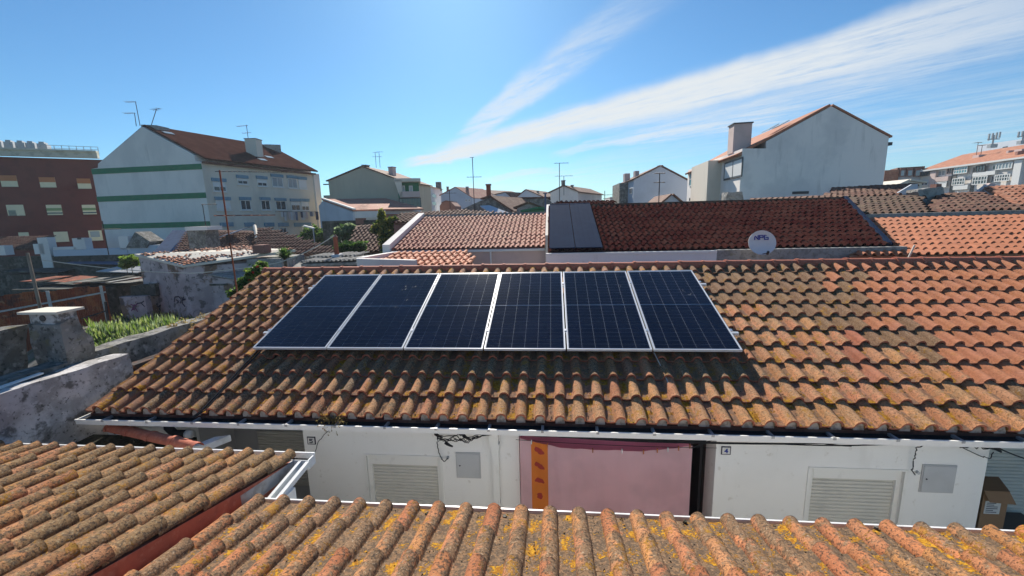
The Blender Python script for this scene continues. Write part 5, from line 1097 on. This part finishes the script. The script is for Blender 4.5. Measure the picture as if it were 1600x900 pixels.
# maroon building
mp = Plane((-60, 43), (166, 48)); mh, pts = house_from('maroon_apartment_building', 'dark maroon apartment building with cream windows at the far left', mp, [(-60, 243), (166, 250)], -mp.n*12, 'maroon_wall', cat='apartments')
z_ = (mp.hit(50, 240).z); q = MB(); mp.box(q, -1, (mp.B-mp.A).length, mp.sz(10, 244)[1], mp.sz(10, 235)[1], .0, .6); mp.box(q, -1, (mp.B-mp.A).length, mp.sz(10, 235)[1], mp.sz(10, 232)[1], .0, .75); q.build('cornice', 'concrete_band', mh)
for i, (x0, y0, x1, y1, kd) in enumerate(((1, 274, 27, 292, 't'), (62, 277, 87, 293, 't'), (121, 279, 142, 295, 't'), (11, 320, 38, 337, 'm'), (73, 320, 97, 336, 'g'), (129, 320, 150, 335, 'g'), (30, 363, 46, 378, 'c'), (85, 362, 107, 378, 'c'), (139, 360, 160, 376, 'd'), (-50, 273, -28, 291, 't'), (-45, 320, -22, 337, 'm'))):
    u0, u1, z0, z1 = mp.rect(x0, y0, x1, y1); q = MB(); mp.box(q, u0-.1, u1+.1, z0-.08, z0-.0, .0, .1); w = q.build('window', 'maroon_wall', mh)
    q = MB(); mp.box(q, u0, u1, z0, z1, -.01, .025); q.build('blind', 'blind_cream', w)
    h = z1-z0
    if kd == 't': q = MB(); mp.box(q, u0, u1, z0+h*.52, z1, .026, .05); q.build('shutter', 'blind_rust', w)
    if kd == 'g':
        q = MB(); mp.box(q, u0, u1, z0+h*.42, z0+h*.68, .026, .04); q.build('green_reflection', 'reflection_green', w); q = MB(); mp.box(q, u0, u1, z0+h*.12, z0+h*.26, .026, .04); q.build('shutter', 'glass', w)  # green strip is a reflection in the glass, painted on as a thin box
    if kd == 'm': q = MB(); mp.box(q, u0+.1, u0+(u1-u0)*.5, z0, z0+h*.5, .026, .04); q.build('shutter', 'glass', w)
    if kd == 'd': q = MB(); mp.box(q, u0+.15, u1-.2, z0+h*.35, z1-.1, .026, .04); q.build('shutter', 'glass_pale', w)
for i, x0 in enumerate((-12, 6, 24, 40, 58)):
    rz = Plane((x0, 46), (x0+15, 46.4)); u0, u1, z0, z1 = rz.rect(x0, 219 + i*.9, x0+14.5, 236+i*.5); q = MB(); rz.box(q, u0, u1, z0-.3, z1-.12, 0, -1.6); rz.box(q, u0+.15, u1-.15, z1-.12, z1+.1, -.1, -1.4); q.build('vent_stack', 'galv', mh)
q = MB(); rl_ = Plane((76, 46), (166, 48.2)); L = (rl_.B-rl_.A).length; zb_ = rl_.sz(80, 236)[1]; zt_ = rl_.sz(80, 227)[1]
for k in range(9): u_ = L*k/8; q.tube([rl_.pt(u_, zb_-.3), rl_.pt(u_, zt_)], .03, 5)
for z_ in (zt_, (zt_+zb_)/2): q.tube([rl_.pt(0, z_), rl_.pt(L, z_)], .025, 5)
q.build('railing', 'galv', mh)

# ---- low structures on the left
lw = thing('low_yard_wall', 'dark mossy yard wall with white capping blocks below the striped building', 'wall', atD(140, 400, 30)-Vector((0, 0, atD(140, 400, 30).z)))
wp = Plane((-60, 30), (300, 30)); q = MB(); u0, u1, _, z1 = wp.rect(-60, 399, 262, 460); wp.box(q, u0, u1, 0, z1, 0, -.4); q.build('wall_body', 'mossy_wall', lw)
for (x0, y0, x1, y1, m_) in ((-10, 384, 9, 399, 'far_white'), (54, 381, 70, 397, 'far_white'), (66, 371, 82, 440, 'far_white'), (84, 389, 200, 399, 'far_blue'), (115, 372, 134, 390, 'far_white'), (84, 386, 120, 390, 'far_white'), (187, 369, 202, 390, 'far_white'), (200, 383, 262, 396, 'far_blue')):
    u0, u1, z0, z1 = wp.rect(x0, y0, x1, y1); q = MB(); wp.box(q, u0, u1, z0, z1, .05, -.5); q.build('block', m_, lw)
u0, u1, z0, z1 = wp.rect(122, 371, 128, 374); q = MB(); wp.box(q, u0, u1, z0, z1, .05, .07); q.build('vent', 'interior', lw)
P = [wp.hit(*t_)+Vector((0, -.2, 0)) for t_ in ((201, 387), (215, 362), (238, 377), (232, 387))]; MB().prism(P, (0, 1.2, 0)).build('old_gable', 'plaster_grey', lw)
lean('brown_roof_house', 'low brown tiled strip at the foot of the maroon building', (-40, 391, 29.6), (62, 389, 29.6), (-40, 371, 33), (84, 368, 33), 'roof_brown', None, hi=0)
lean('slate_lean_to', 'blue grey slate lean-to roof left of the dark chimney', (240, 393, 27), (290, 395, 27), (270, 359, 30), (294, 359, 30), 'slate_blue', 'plaster_grey', tiles_=False, cat='shed')
r6, _ = lean('brown_roof_house', 'brown tile roof with pale hip line in front of the cream facade', (275, 392, 26), (400, 396, 26), (296, 358, 30), (400, 355, 30), 'roof_brown', 'plaster_grey', hi=1)
r7, _ = lean('brown_roof_house', 'broad ridged brown tile roof sloping down right of the hip line', (400, 398, 25), (540, 396, 24), (400, 356, 30), (416, 360, 30), 'roof_brown', 'plaster_grey', hi=1, p=.3, g=.5)
q = MB(); q.tube([atY(404, 386, 27), atY(398, 355, 29.8)+Vector((0, 0, .1))], .12, 8); q.build('hip_line', 'far_cream', r6)
q = MB(); a_ = atY(340, 372, 28); q.obox(a_, (1.2, 0, .3), (.5, 1.2, .4), (0, 0, .05)); q.build('patch', 'slate_blue', r6)
cc = Plane((292, 25.5), (322, 25.5)); q = MB(); u0, u1, z0, z1 = cc.rect(294, 359, 322, 388); cc.box(q, u0, u1, z0, z1, 0, -1.2); cd = q.build('dark_chimney', 'plaster_grey'); tag(cd, 'broad dark chimney block with white slab top', 'chimney')
q = MB(); u0, u1, z0, z1 = cc.rect(291, 354, 325, 360); cc.box(q, u0, u1, z0, z1, .1, -1.3); q.build('slab', 'far_white', cd)
q = MB(); c2_ = Plane((396, 22), (416, 22)); u0, u1, z0, z1 = c2_.rect(395, 383, 412, 396); c2_.box(q, u0, u1, z0, z1, 0, -.7); tag(q.build('brick_chimney', 'brick_dull'), 'squat brown chimney in front of the ridged brown roof', 'chimney')
ft = MB(); u0, u1, z0, z1 = c2_.rect(385, 396, 440, 415); c2_.box(ft, u0, u1, 0, z1-.3, .0, -2.5); tag(ft.build('flat_roof_shed', 'concrete'), 'pale flat roofed shed below the squat brown chimney', 'shed')
q = MB(); c3 = Plane((515, 17), (530, 17)); u0, u1, z0, z1 = c3.rect(518, 371, 526, 400); q.tube([c3.pt((u0+u1)/2, z0, -.2), c3.pt((u0+u1)/2, z1, -.2)], .10, 10, .09)
cp = thing('clay_flue', 'slender red clay flue pipe behind the left end of the ridge', 'chimney', c3.pt(u0, z0)); q.build('pipe', 'brick_red', cp); q = MB(); c3.box(q, u0-.05, u1+.05, z0-.2, z0+.05, 0, -.5); q.build('footing', 'far_blue', cp)
q = MB(); q.tube([c3.pt((u0+u1)/2, z1, -.2), c3.pt((u0+u1)/2, z1+.12, -.2)], .11, 10, .02); q.build('cowl', 'brick_dull', cp)
lean('asbestos_roof_shed', 'grey green corrugated shed roof beside the clay flue', (470, 412, 15.5), (562, 409, 15.5), (500, 397, 18), (568, 396, 18), 'concrete', 'plaster_grey', hi=0, p=.18, g=1.2, cat='shed')

# graffiti shed with patchy roof
gs = Plane((216, 24.0), (322, 21.2), y=430); sh = thing('graffiti_shed', 'peeling pinkish white shed with graffiti and a patchy tile roof', 'shed', gs.A)
P = [gs.hit(229, 500), gs.hit(216, 399), gs.hit(289, 417), gs.hit(292, 500)]; P[0].z = P[3].z = 0; P[0].x = P[1].x; P[0].y = P[1].y; P[3].x, P[3].y = P[2].x, P[2].y
vg = Vector((4.6, 2.4, 0)); MB().prism(P, vg).build('wall', 'plaster_pinkish', sh)
P2 = [gs.hit(289, 424), gs.hit(355, 438)]; g2_ = Plane((289, 21.9), (372, 20.5)); P = [g2_.hit(289, 428), g2_.hit(355, 436), g2_.hit(372, 438), g2_.hit(372, 500), g2_.hit(289, 500)]; P[3].z = P[4].z = 0
MB().prism(P, Vector((3.0, 2.2, 0))).build('side_room', 'plaster_pinkish', sh)
q = MB(); q.obox(g2_.hit(289, 424)+Vector((0, 0, .02)), g2_.hit(374, 438)-g2_.hit(289, 424)+Vector((0, -.15, 0)), (3.4, 2.6, .3), (0, 0, .06)); q.build('side_roof', 'concrete', sh)
P = [g2_.hit(291, 444), g2_.hit(356, 443)]; q = MB(); q.obox(P[0]+g2_.n*.05, P[1]-P[0], -g2_.n*.04, (0, 0, -.10)); q.build('ledge', 'mossy_wall', sh)
A_ = gs.hit(215, 397)+Vector((-.1, -.1, .02)); B_ = gs.hit(289, 415)+Vector((0, -.12, .02)); C_ = A_+vg*.98+Vector((0, 0, .12)); D_ = B_+vg+Vector((.2, 0, .55))
ro = MB().add([A_, B_, D_, C_]+[p-Vector((0, 0, .12)) for p in (A_, B_, D_, C_)], [(0, 1, 2, 3), (7, 6, 5, 4), (0, 4, 5, 1), (1, 5, 6, 2), (2, 6, 7, 3), (3, 7, 4, 0)]).build('roof', 'far_cream', sh)
rs = random.Random(11); km = tile_mesh('tile', 'roof_rust', hi=1, p=.24, L=.42); kb = tile_mesh('tile', 'roof_brown', hi=1, p=.24, L=.42)
e_u = (C_-A_).normalized(); Lu = (C_-A_).length; e_v = (A_-B_); Lv = e_v.length; e_v.normalize(); n_ = e_u.cross(e_v); n_ = n_ if n_.z > 0 else -n_
from mathutils import noise as _noise
for i in range(int(Lu/.24)):
    for j in range(int(Lv/.36)):
        if _noise.noise(Vector((i*.17, j*.42, 3.1))) < -.10 or rs.random() < .12: continue
        f_ = j*.36/Lv; pz = (B_.lerp(D_, i*.24/Lu)).lerp(A_.lerp(C_, i*.24/Lu), f_)+Vector((0, 0, .03))
        uu = -e_u; vv = (e_v-n_*.05).normalized(); nn = uu.cross(vv)
        if nn.z < 0: uu = e_u; nn = uu.cross(vv)
        M = Matrix((uu, vv, nn)).transposed().to_4x4() @ Matrix.Rotation(rs.gauss(0, .12), 4, 'Z'); M.translation = pz+nn*rs.uniform(0, .05); part('tile', (km if rs.random() < .55 else kb)[1], ro, mtx=M)
# pink low wall piece + graffiti
lwp = Plane((186, 23), (232, 22.6), y=480); P = [lwp.hit(186, 464), lwp.hit(222, 463), lwp.hit(236, 500), lwp.hit(188, 495)]; P = [lwp.hit(186, 464), lwp.hit(226, 463)]
q = MB(); q.prism([Vector((P[0].x, P[0].y, 0)), P[0], P[1], Vector((P[1].x, P[1].y, 0))], -lwp.n*.3); tag(q.build('pink_yard_wall', 'plaster_pinkish'), 'low pinkish yard wall with a scrawl, left of the graffiti shed', 'wall')
q = MB(); q.prism([lwp.hit(187, 450)+Vector((0, .6, 0)), lwp.hit(225, 446)+Vector((0, .6, 0)), lwp.hit(228, 466)+Vector((0, .6, 0)), lwp.hit(187, 466)+Vector((0, .6, 0))], (0, .5, 0)); tag(q.build('block_wall', 'mossy_wall'), 'grey block wall behind the low pinkish wall', 'wall')
def scrawl(pl, pts_, m_, parent, r=.035, out_=.03):
    for st_ in pts_:
        q = MB(); V = [pl.hit(*t_)+pl.n*out_ for t_ in st_]
        for a_, b_ in zip(V, V[1:]): d_ = (b_-a_); s_ = d_.normalized().cross(pl.n)*r; q.add([a_-s_, b_-s_, b_+s_, a_+s_], [(0, 1, 2, 3)])
        q.build('graffiti_stroke', m_, parent, fix=False)
scrawl(gs, [[(273, 472), (274, 464), (280, 463), (284, 468), (283, 474)], [(276, 468), (280, 471), (277, 474)], [(285, 464), (286, 474), (290, 479)], [(288, 464), (286, 469), (291, 467)], [(245, 474), (248, 480), (252, 476), (250, 484)], [(235, 474), (238, 484)]], 'graffiti', sh, r=.04)
q = MB(); scr = thing('wall_scrawl', 'mauve and black spray scrawl on the low pinkish wall', 'graffiti', lwp.hit(210, 478)+lwp.n*.02)
scrawl(lwp, [[(205, 475), (211, 478), (216, 474)], [(211, 478), (208, 484), (213, 482), (216, 487)], [(209, 480), (206, 486)]], 'graffiti_mauve', scr, r=.03); scrawl(lwp, [[(215, 474), (222, 473), (226, 470)], [(222, 474), (227, 479)]], 'graffiti', scr, r=.03)

# rusty fence
rf = Plane((-90, 15.5), (166, 18.5), y=460); fo = thing('rusty_sheet_fence', 'rust brown corrugated iron fence with grey steel rails', 'fence', rf.A)
L = (rf.B-rf.A).length; ztop = rf.sz(150, 447)[1]; n_p = 9; w = L/n_p
for i in range(n_p):
    q = MB(); V = []; k = 14; bt = .1
    for j in range(k+1):
        u_ = i*w+w*1.03*j/k; o_ = .009*cos(j*pi)+(.02 if i % 2 else 0); zt_ = ztop+.04*sin(i*2.1); V += [rf.pt(u_, bt, o_), rf.pt(u_, zt_, o_)]
    q.add(V, [(2*j, 2*j+2, 2*j+3, 2*j+1) for j in range(k)]); q.build('iron_sheet', 'iron_rust', fo, fix=False)
for py in (460,):
    z_ = rf.sz(150, py)[1]; z_l = z_; q = MB(); q.obox(rf.pt(0, z_-.45, .03), rf.d*L+Vector((0, 0, .48)), rf.n*.05, (0, 0, .07)); q.build('rail', 'galv', fo)
for px in (78, 162): u_ = rf.sz(px, 470)[0]; q = MB(); rf.box(q, u_-.05, u_+.05, .0, ztop, .085, .15); q.build('post', 'galv', fo)
q = MB(); q.tube([rf.hit(128, 497)+rf.n*.2, rf.hit(165, 485)+rf.n*.2], .03, 6); q.tube([rf.hit(165, 470)+rf.n*.25, rf.hit(172, 520)+rf.n*.25], .05, 6); q.build('brace', 'iron_dark', fo)
# junk roofs beyond the fence
jr = thing('scrap_sheet_roof', 'low roof of mismatched corrugated scrap sheets beyond the rusty fence', 'shed', atD(120, 440, 21)-Vector((0, 0, atD(120, 440, 21).z)))
rs = random.Random(3)
for i in range(11):
    px = 30+i*14; a_ = atY(px, 442+rs.uniform(-3, 3), 20.5+rs.uniform(0, 1)); q = MB(); q.obox(a_, (1.3, rs.uniform(-.2, .2), rs.uniform(-.08, .08)), (.3, 1.6, rs.uniform(.0, .12)), (0, 0, .03)); q.build('sheet', rs.choice(('iron_rust', 'iron_rust', 'concrete', 'mossy_wall', 'slate_blue', 'plaster_grey')), jr)
q = MB(); a_ = atY(20, 448, 20.4); b_ = atY(160, 448, 20.4); q.box((a_.x, 20.3, 0), (b_.x, 23, a_.z-.15)); q.build('shed_body', 'mossy_wall', jr)
for i, (x0, x1, y, Y, m_, lab) in enumerate(((100, 205, 412, 27, 'slate_blue', 'blue grey sheet roof below the mossy wall'), (150, 215, 425, 24.5, 'galv', 'dark slanted sheet roof left of the graffiti shed'), (0, 90, 425, 26, 'mossy_wall', 'dark low roof behind the wooden pole'))):
    a_ = atY(x0, y, Y); b_ = atY(x1, y+2, Y); q = MB(); q.obox(a_, b_-a_, (.2, 2.6, .30), (0, 0, .05)); r_ = thing('sheet_roof_shed', lab, 'shed', (a_.x, a_.y, 0)); q.build('roof', m_, r_)
    MB().box((a_.x+.2, a_.y+.1, 0), (b_.x-.1, a_.y+2.4, min(a_.z, b_.z)-.06)).build('wall', 'mossy_wall', r_)
# wooden pole and wire
p0 = atD(43, 396, 14); p1 = atD(68, 490, 14); q = MB(); q.tube([(p0.x+.02, p0.y, 0), p0+Vector((0, 0, .02))], .055, 8, .045); tag(q.build('wooden_pole', 'wood_grey'), 'weathered wooden pole in front of the rusty fence', 'pole')
q = MB(); q.tube(sag(atD(65, 406, 15), atD(300, 427, 19), .10, 20)+sag(atD(300, 427, 19), atD(432, 411, 17.5), .05, 10)[1:]+sag(atD(432, 411, 17.5), atD(522, 368, 16.6), .12, 10)[1:], .018, 6)
tag(q.build('overhead_wire', 'cable_pale'), 'pale overhead wire sagging from the wooden pole to the clay flue', 'wire')
# near tv mast behind the roof corner
t_ = atD(343, 266, 10.2); q = thing('tv_mast', 'rusty tall mast with two long horizontal aerials behind the roof corner', 'antenna', (t_.x, t_.y, 0))
MB().tube([(t_.x, t_.y, 0), t_], .022, 8, .018).build('mast', 'iron_rust', q)
b0 = atD(343, 268, 10.2); b1 = atD(449, 269, 11.4); m3 = MB(); m3.tube([b0-(b1-b0)*.06, b1], .008, 5)
for i in range(14): p = b0.lerp(b1, (i+.5)/14); m3.tube([p+Vector((.03, -.09, 0)), p+Vector((-.03, .09, 0))], .004, 4)
m3.build('boom', 'iron_dark', q)
b0 = atD(334, 337, 10.0); b1 = atD(430, 336, 11.1); m3 = MB(); m3.tube([b0, b1], .012, 5)
for i in range(7): p = b0.lerp(b1, (i+.3)/7); m3.tube([p+Vector((.04, -.14, 0)), p+Vector((-.04, .14, 0))], .005, 4)
m3.build('boom', 'iron_rust', q)
MB().box((t_.x-.05, t_.y-.05, atD(361, 374, 10).z-.1), (t_.x+.06, t_.y+.05, atD(361, 374, 10).z+.1)).build('amplifier_box', 'iron_dark', q)
b = atD(166, 385, 28); antenna('thin antenna standing on the mossy wall before the striped gable', atD(170, 398, 29), atD(164, 345, 29).z-atD(170, 398, 29).z, [(.75, .1, 1.2, 3, .3, .1)], .03)
b = atD(322, 352, 30); antenna('thin T shaped antenna above the dark chimney block', atD(322, 356, 28), atD(318, 320, 28).z-atD(322, 356, 28).z, [(1., .1, 1.0, 3, .2, .1)], .025)

# white low house between striped building and beige house
lean_p = Plane((500, 44), (556, 38)); wl, pts = house_from('low_white_house', 'low white house with pale pinkish tile roof left of the cypress', lean_p, [(498, 322), (504, 314), (551, 331)], Vector((5.2, 3.4, 0)), 'far_blue')
a_, b_ = lean_p.hit(503, 314), lean_p.hit(552, 331); q = MB(); vv = Vector((6.0, 2.6, 0)); q.obox(a_+Vector((0, 0, .05)), b_-a_, vv, (0, 0, .15)); q.build('roof', 'roof_pink', wl)
q = MB(); q.obox(a_+Vector((0, -.05, .2)), b_-a_, (.25, .1, 0), (0, 0, .12)); q.build('verge', 'far_white', wl)
fw_ = Plane((556, 37.5), (602, 38.5)); q = MB(); u0, u1, z0, z1 = fw_.rect(555, 330, 601, 340); fw_.box(q, u0, u1, z0, z1, 0, -.6); q.build('parapet', 'far_white', wl)
q = MB(); u0, u1, z0, z1 = fw_.rect(556, 338, 601, 352); fw_.box(q, u0, u1, 0, z1, -.05, -.8); q.build('wall', 'far_cream', wl)
q = MB(); u0, u1, z0, z1 = fw_.rect(597, 329, 603, 352); fw_.box(q, u0, u1, 0, z1, .1, -.8); q.build('pier', 'far_white', wl)
dk = Plane((503, 31), (605, 31)); q = MB(); u0, u1, z0, z1 = dk.rect(503, 344, 625, 352); dk.box(q, u0, u1, 0, z1, 0, -.4); dko = q.build('dark_wall', 'mossy_wall'); tag(dko, 'dark weathered wall behind the bushes and the cypress', 'wall')
q = MB(); u0, u1, z0, z1 = dk.rect(556, 341, 568, 350); dk.box(q, u0, u1, z0, z1, .05, -.6); q.build('pier', 'brick_dull', dko)
lean('brown_roof_house', 'narrow dull brown tiled roof between the bushes and the cypress', (545, 395, 24), (600, 392, 24), (556, 352, 29), (600, 352, 29), 'roof_brown', 'plaster_grey', hi=1, p=.3, g=.5)
q = MB(); dk2 = Plane((615, 27), (660, 27)); u0, u1, z0, z1 = dk2.rect(602, 334, 640, 362); dk2.box(q, u0, u1, 0, z1, 0, -.5); tag(q.build('maroon_wall', 'brick_dull'), 'dull red wall right of the cypress', 'wall')

# ------------------------------------------------------------------ vegetation
def plant(name, label, cat, blobs, n, matn, size, trunk=None, seed=0, droop=0., mats2=None, flowers=0):
    rs = random.Random(seed); c0 = blobs[0][0]; base = Vector((c0.x, c0.y, trunk if trunk is not None else 0)); root = thing(name, label, cat, base)
    mb = MB(); tot = sum(b[1]**2 for b in blobs)
    ms = [matn]+(mats2 or [])
    for (c, r, sx, sz_) in blobs:
        for i in range(int(n*r*r/tot)):
            d = Vector((rs.gauss(0, 1), rs.gauss(0, 1), rs.gauss(0, 1))).normalized()*(rs.random()**.33)*r*rs.uniform(.75, 1.1)
            d += Vector(_noise.noise_vector((c+d)*1.7/max(.3, r)))*r*.3
            p = c+Vector((d.x*sx, d.y*sx, d.z*sz_)); a = Vector((rs.uniform(-1, 1), rs.uniform(-1, 1), rs.uniform(-.7, .7)-droop)).normalized(); s = size*rs.uniform(.6, 1.3); b = a.cross(Vector((rs.uniform(-1, 1), rs.uniform(-1, 1), rs.uniform(-1, 1)))).normalized()*s*.45; a = a*s
            mb.add([p-a*.6, p-b, p+a, p+b], [(0, 1, 2, 3)], rs.randrange(len(ms)) if rs.random() < .5 else 0)
    mb.build('crown', ms, root, fix=False)
    q = MB(); t0 = base; 
    for (c, r, sx, sz_) in blobs[:6]: q.tube([t0, t0.lerp(c, .5)+Vector((rs.uniform(-.1, .1), rs.uniform(-.1, .1), .05)), c], .05 if size > .05 else .02, 6, .012)
    q.build('trunk', 'bark', root)
    if flowers:
        f = MB()
        for i in range(flowers):
            (c, r, sx, sz_) = rs.choice(blobs); d = Vector((rs.gauss(0, 1), -abs(rs.gauss(0, 1)), rs.gauss(0, 1))).normalized()*r*1.02; p = c+Vector((d.x*sx, d.y*sx, d.z*sz_))
            for k in range(6): a = Vector((rs.uniform(-1, 1), rs.uniform(-1, 1), rs.uniform(-1, 1)))*.05; b = a.orthogonal().normalized()*.035; f.add([p, p+b, p+a, p-b], [(0, 1, 2, 3)])
        f.build('blossom', 'flower_red', root, fix=False)
    return root
def bl(px, py, d, r_px, sx=1., sz_=1.): return (atD(px, py, d), r_px/F*d, sx, sz_)
plant('bush', 'rounded green bush below the hanging washing', 'bush', [bl(492, 368, 36, 15, 1.4), bl(478, 374, 35.5, 10), bl(508, 374, 36, 12)], 1700, 'leaf_green', .24, seed=1, mats2=['leaf_lime'])
plant('fig_tree', 'pale leaved tree beside the clay flue', 'tree', [bl(537, 364, 30, 13), bl(548, 358, 30, 9), bl(529, 372, 30, 9), bl(552, 368, 30, 8)], 1000, 'leaf_pale', .24, seed=2, mats2=['leaf_green'])
plant('bush', 'dark green bush at the foot of the pale leaved tree', 'bush', [bl(545, 388, 24, 12, 1.5), bl(560, 386, 24, 9, 1.4), bl(530, 388, 24, 8)], 1400, 'leaf_green', .17, seed=3, mats2=['leaf_dark'])
plant('cypress', 'yellow green clipped conifer beside the white parapet, with rounded tufts', 'tree', [bl(604, 372, 24, 13, 1., 1.7), bl(596, 336, 24, 6.5, .9, 1.5), bl(603, 350, 24, 9), bl(616, 347, 24, 9), bl(619, 360, 24, 8, .9, 1.4), bl(587, 357, 24, 8), bl(608, 392, 24, 12, 1., 1.2), bl(594, 345, 24, 5)], 4200, 'leaf_yellow', .13, seed=4, mats2=['leaf_green', 'leaf_dark'])
plant('small_tree', 'small bright green tree left of the graffiti shed', 'tree', [bl(204, 408, 26, 9, 1.3), bl(196, 413, 26, 6)], 700, 'leaf_lime', .22, seed=5)
plant('flowering_shrub', 'leafy shrub with red flowers at the left corner of the roof ridge', 'shrub', [bl(398, 428, 12, 14), bl(382, 444, 12, 12), bl(408, 416, 12.5, 9), bl(366, 458, 12, 9), bl(396, 452, 12, 13)], 2600, 'leaf_green', .075, seed=6, mats2=['leaf_lime'], flowers=14)
# yucca
def yucca(label, c, r, n, seed=0, matn='leaf_green'):
    rs = random.Random(seed); root = thing('yucca', label, 'plant', (c.x, c.y, 0)); q = MB()
    for i in range(n):
        az = rs.uniform(0, 2*pi); el = rs.uniform(.1, 1.5); d = Vector((cos(az)*cos(el), sin(az)*cos(el), sin(el))); s = d.cross(Vector((0, 0, 1))).normalized()*.035; L = r*rs.uniform(.7, 1.1)
        m1 = c+d*L*.5; t1 = c+d*L+Vector((0, 0, -.12*L)); q.add([c-s*.5, c+s*.5, m1+s, m1-s], [(0, 1, 2, 3)]); q.add([m1-s, m1+s, t1], [(0, 1, 2)])
    q.build('leaf_rosette', matn, root, fix=False); MB().tube([(c.x, c.y, 0), c], .09, 8, .07).build('trunk', 'bark', root)
yucca('spiky yucca rosette in front of the ridged brown roof', atD(445, 404, 18), .62, 170, 3)
# grass plot
q = MB(); rs = random.Random(9); C4 = [atZ(150, 545, .2), atZ(262, 500, .2), atZ(300, 510, .2), atZ(180, 560, .2)]
def grass(n, boxpx, seed, zb=0.):
    rs = random.Random(seed); q = MB()
    for i in range(n):
        px = rs.uniform(*boxpx[0]); py = rs.uniform(*boxpx[1]); c = atZ(px, py+rs.uniform(0, 8), zb); c.z = zb; h = rs.uniform(.25, .75)*(.6+.8*_noise.noise(c*.8)); h = max(.12, h); az = rs.uniform(0, 6.28); lean_ = rs.uniform(.05, .45)*h
        w = rs.uniform(.02, .05); s = Vector((cos(az+1.57), sin(az+1.57), 0))*w; t = c+Vector((cos(az)*lean_, sin(az)*lean_, h)); m_ = c.lerp(t, .55)+Vector((0, 0, h*.08)); k = rs.randrange(3)
        q.add([c-s, c+s, m_+s*.8, m_-s*.8], [(0, 1, 2, 3)], k); q.add([m_-s*.8, m_+s*.8, t], [(0, 1, 2)], k)
    return q
bk = [atZ(a, b, 1.0) for a, b in ((100, 512), (345, 497), (420, 560), (120, 600))]
MB().add([(p.x, p.y, 1.0) for p in bk]+[(p.x+(p.x+7)*.2, p.y+(p.y-14)*.3, -.1) for p in bk], [(0, 1, 2, 3), (0, 4, 5, 1), (1, 5, 6, 2), (2, 6, 7, 3), (3, 7, 4, 0)]).build('earth_bank', 'earth', kind='structure')
q = grass(9000, ((140, 330), (510, 560)), 5, 1.0); q.build('tall_grass', ['grass', 'leaf_lime', 'leaf_pale'], fix=False, kind='stuff')
q = grass(1500, ((120, 420), (470, 500)), 6); q.build('yard_weeds', ['grass', 'leaf_green', 'dry_plant'], fix=False, kind='stuff')
# street lamp
b = atD(489, 373, 30); q = thing('street_lamp', 'small street lamp head above the rounded green bush', 'street lamp', (b.x, b.y, 0)); MB().tube([(b.x+.1, b.y, 0), (b.x+.1, b.y, atD(486, 358, 30).z)], .05, 6).build('post', 'galv', q)
a_ = atD(474, 354, 30); MB().obox(a_, (.75, 0, -.2), (0, .2, 0), (0, 0, .1)).build('lamp_head', 'far_white', q)
# ------------------------------------------------------------------ air
hz = MB().box((-384, -24, -1), (384, 524, 24)).build('haze', 'concrete', kind='stuff')
hm = bpy.data.materials.new('haze'); hm.use_nodes = True; ht = hm.node_tree; ht.nodes.remove(ht.nodes['Principled BSDF'])
pv = ht.nodes.new('ShaderNodeVolumePrincipled'); pv.inputs['Color'].default_value = (.80, .88, 1, 1); pv.inputs['Density'].default_value = .0005; pv.inputs['Anisotropy'].default_value = .2
ht.links.new(pv.outputs[0], ht.nodes['Material Output'].inputs['Volume']); hz.data.materials.clear(); hz.data.materials.append(hm)
for o in bpy.data.objects:
    if o.type == 'MESH' and o.parent is None and 'label' not in o and 'kind' not in o: print('UNLABELLED', o.name)
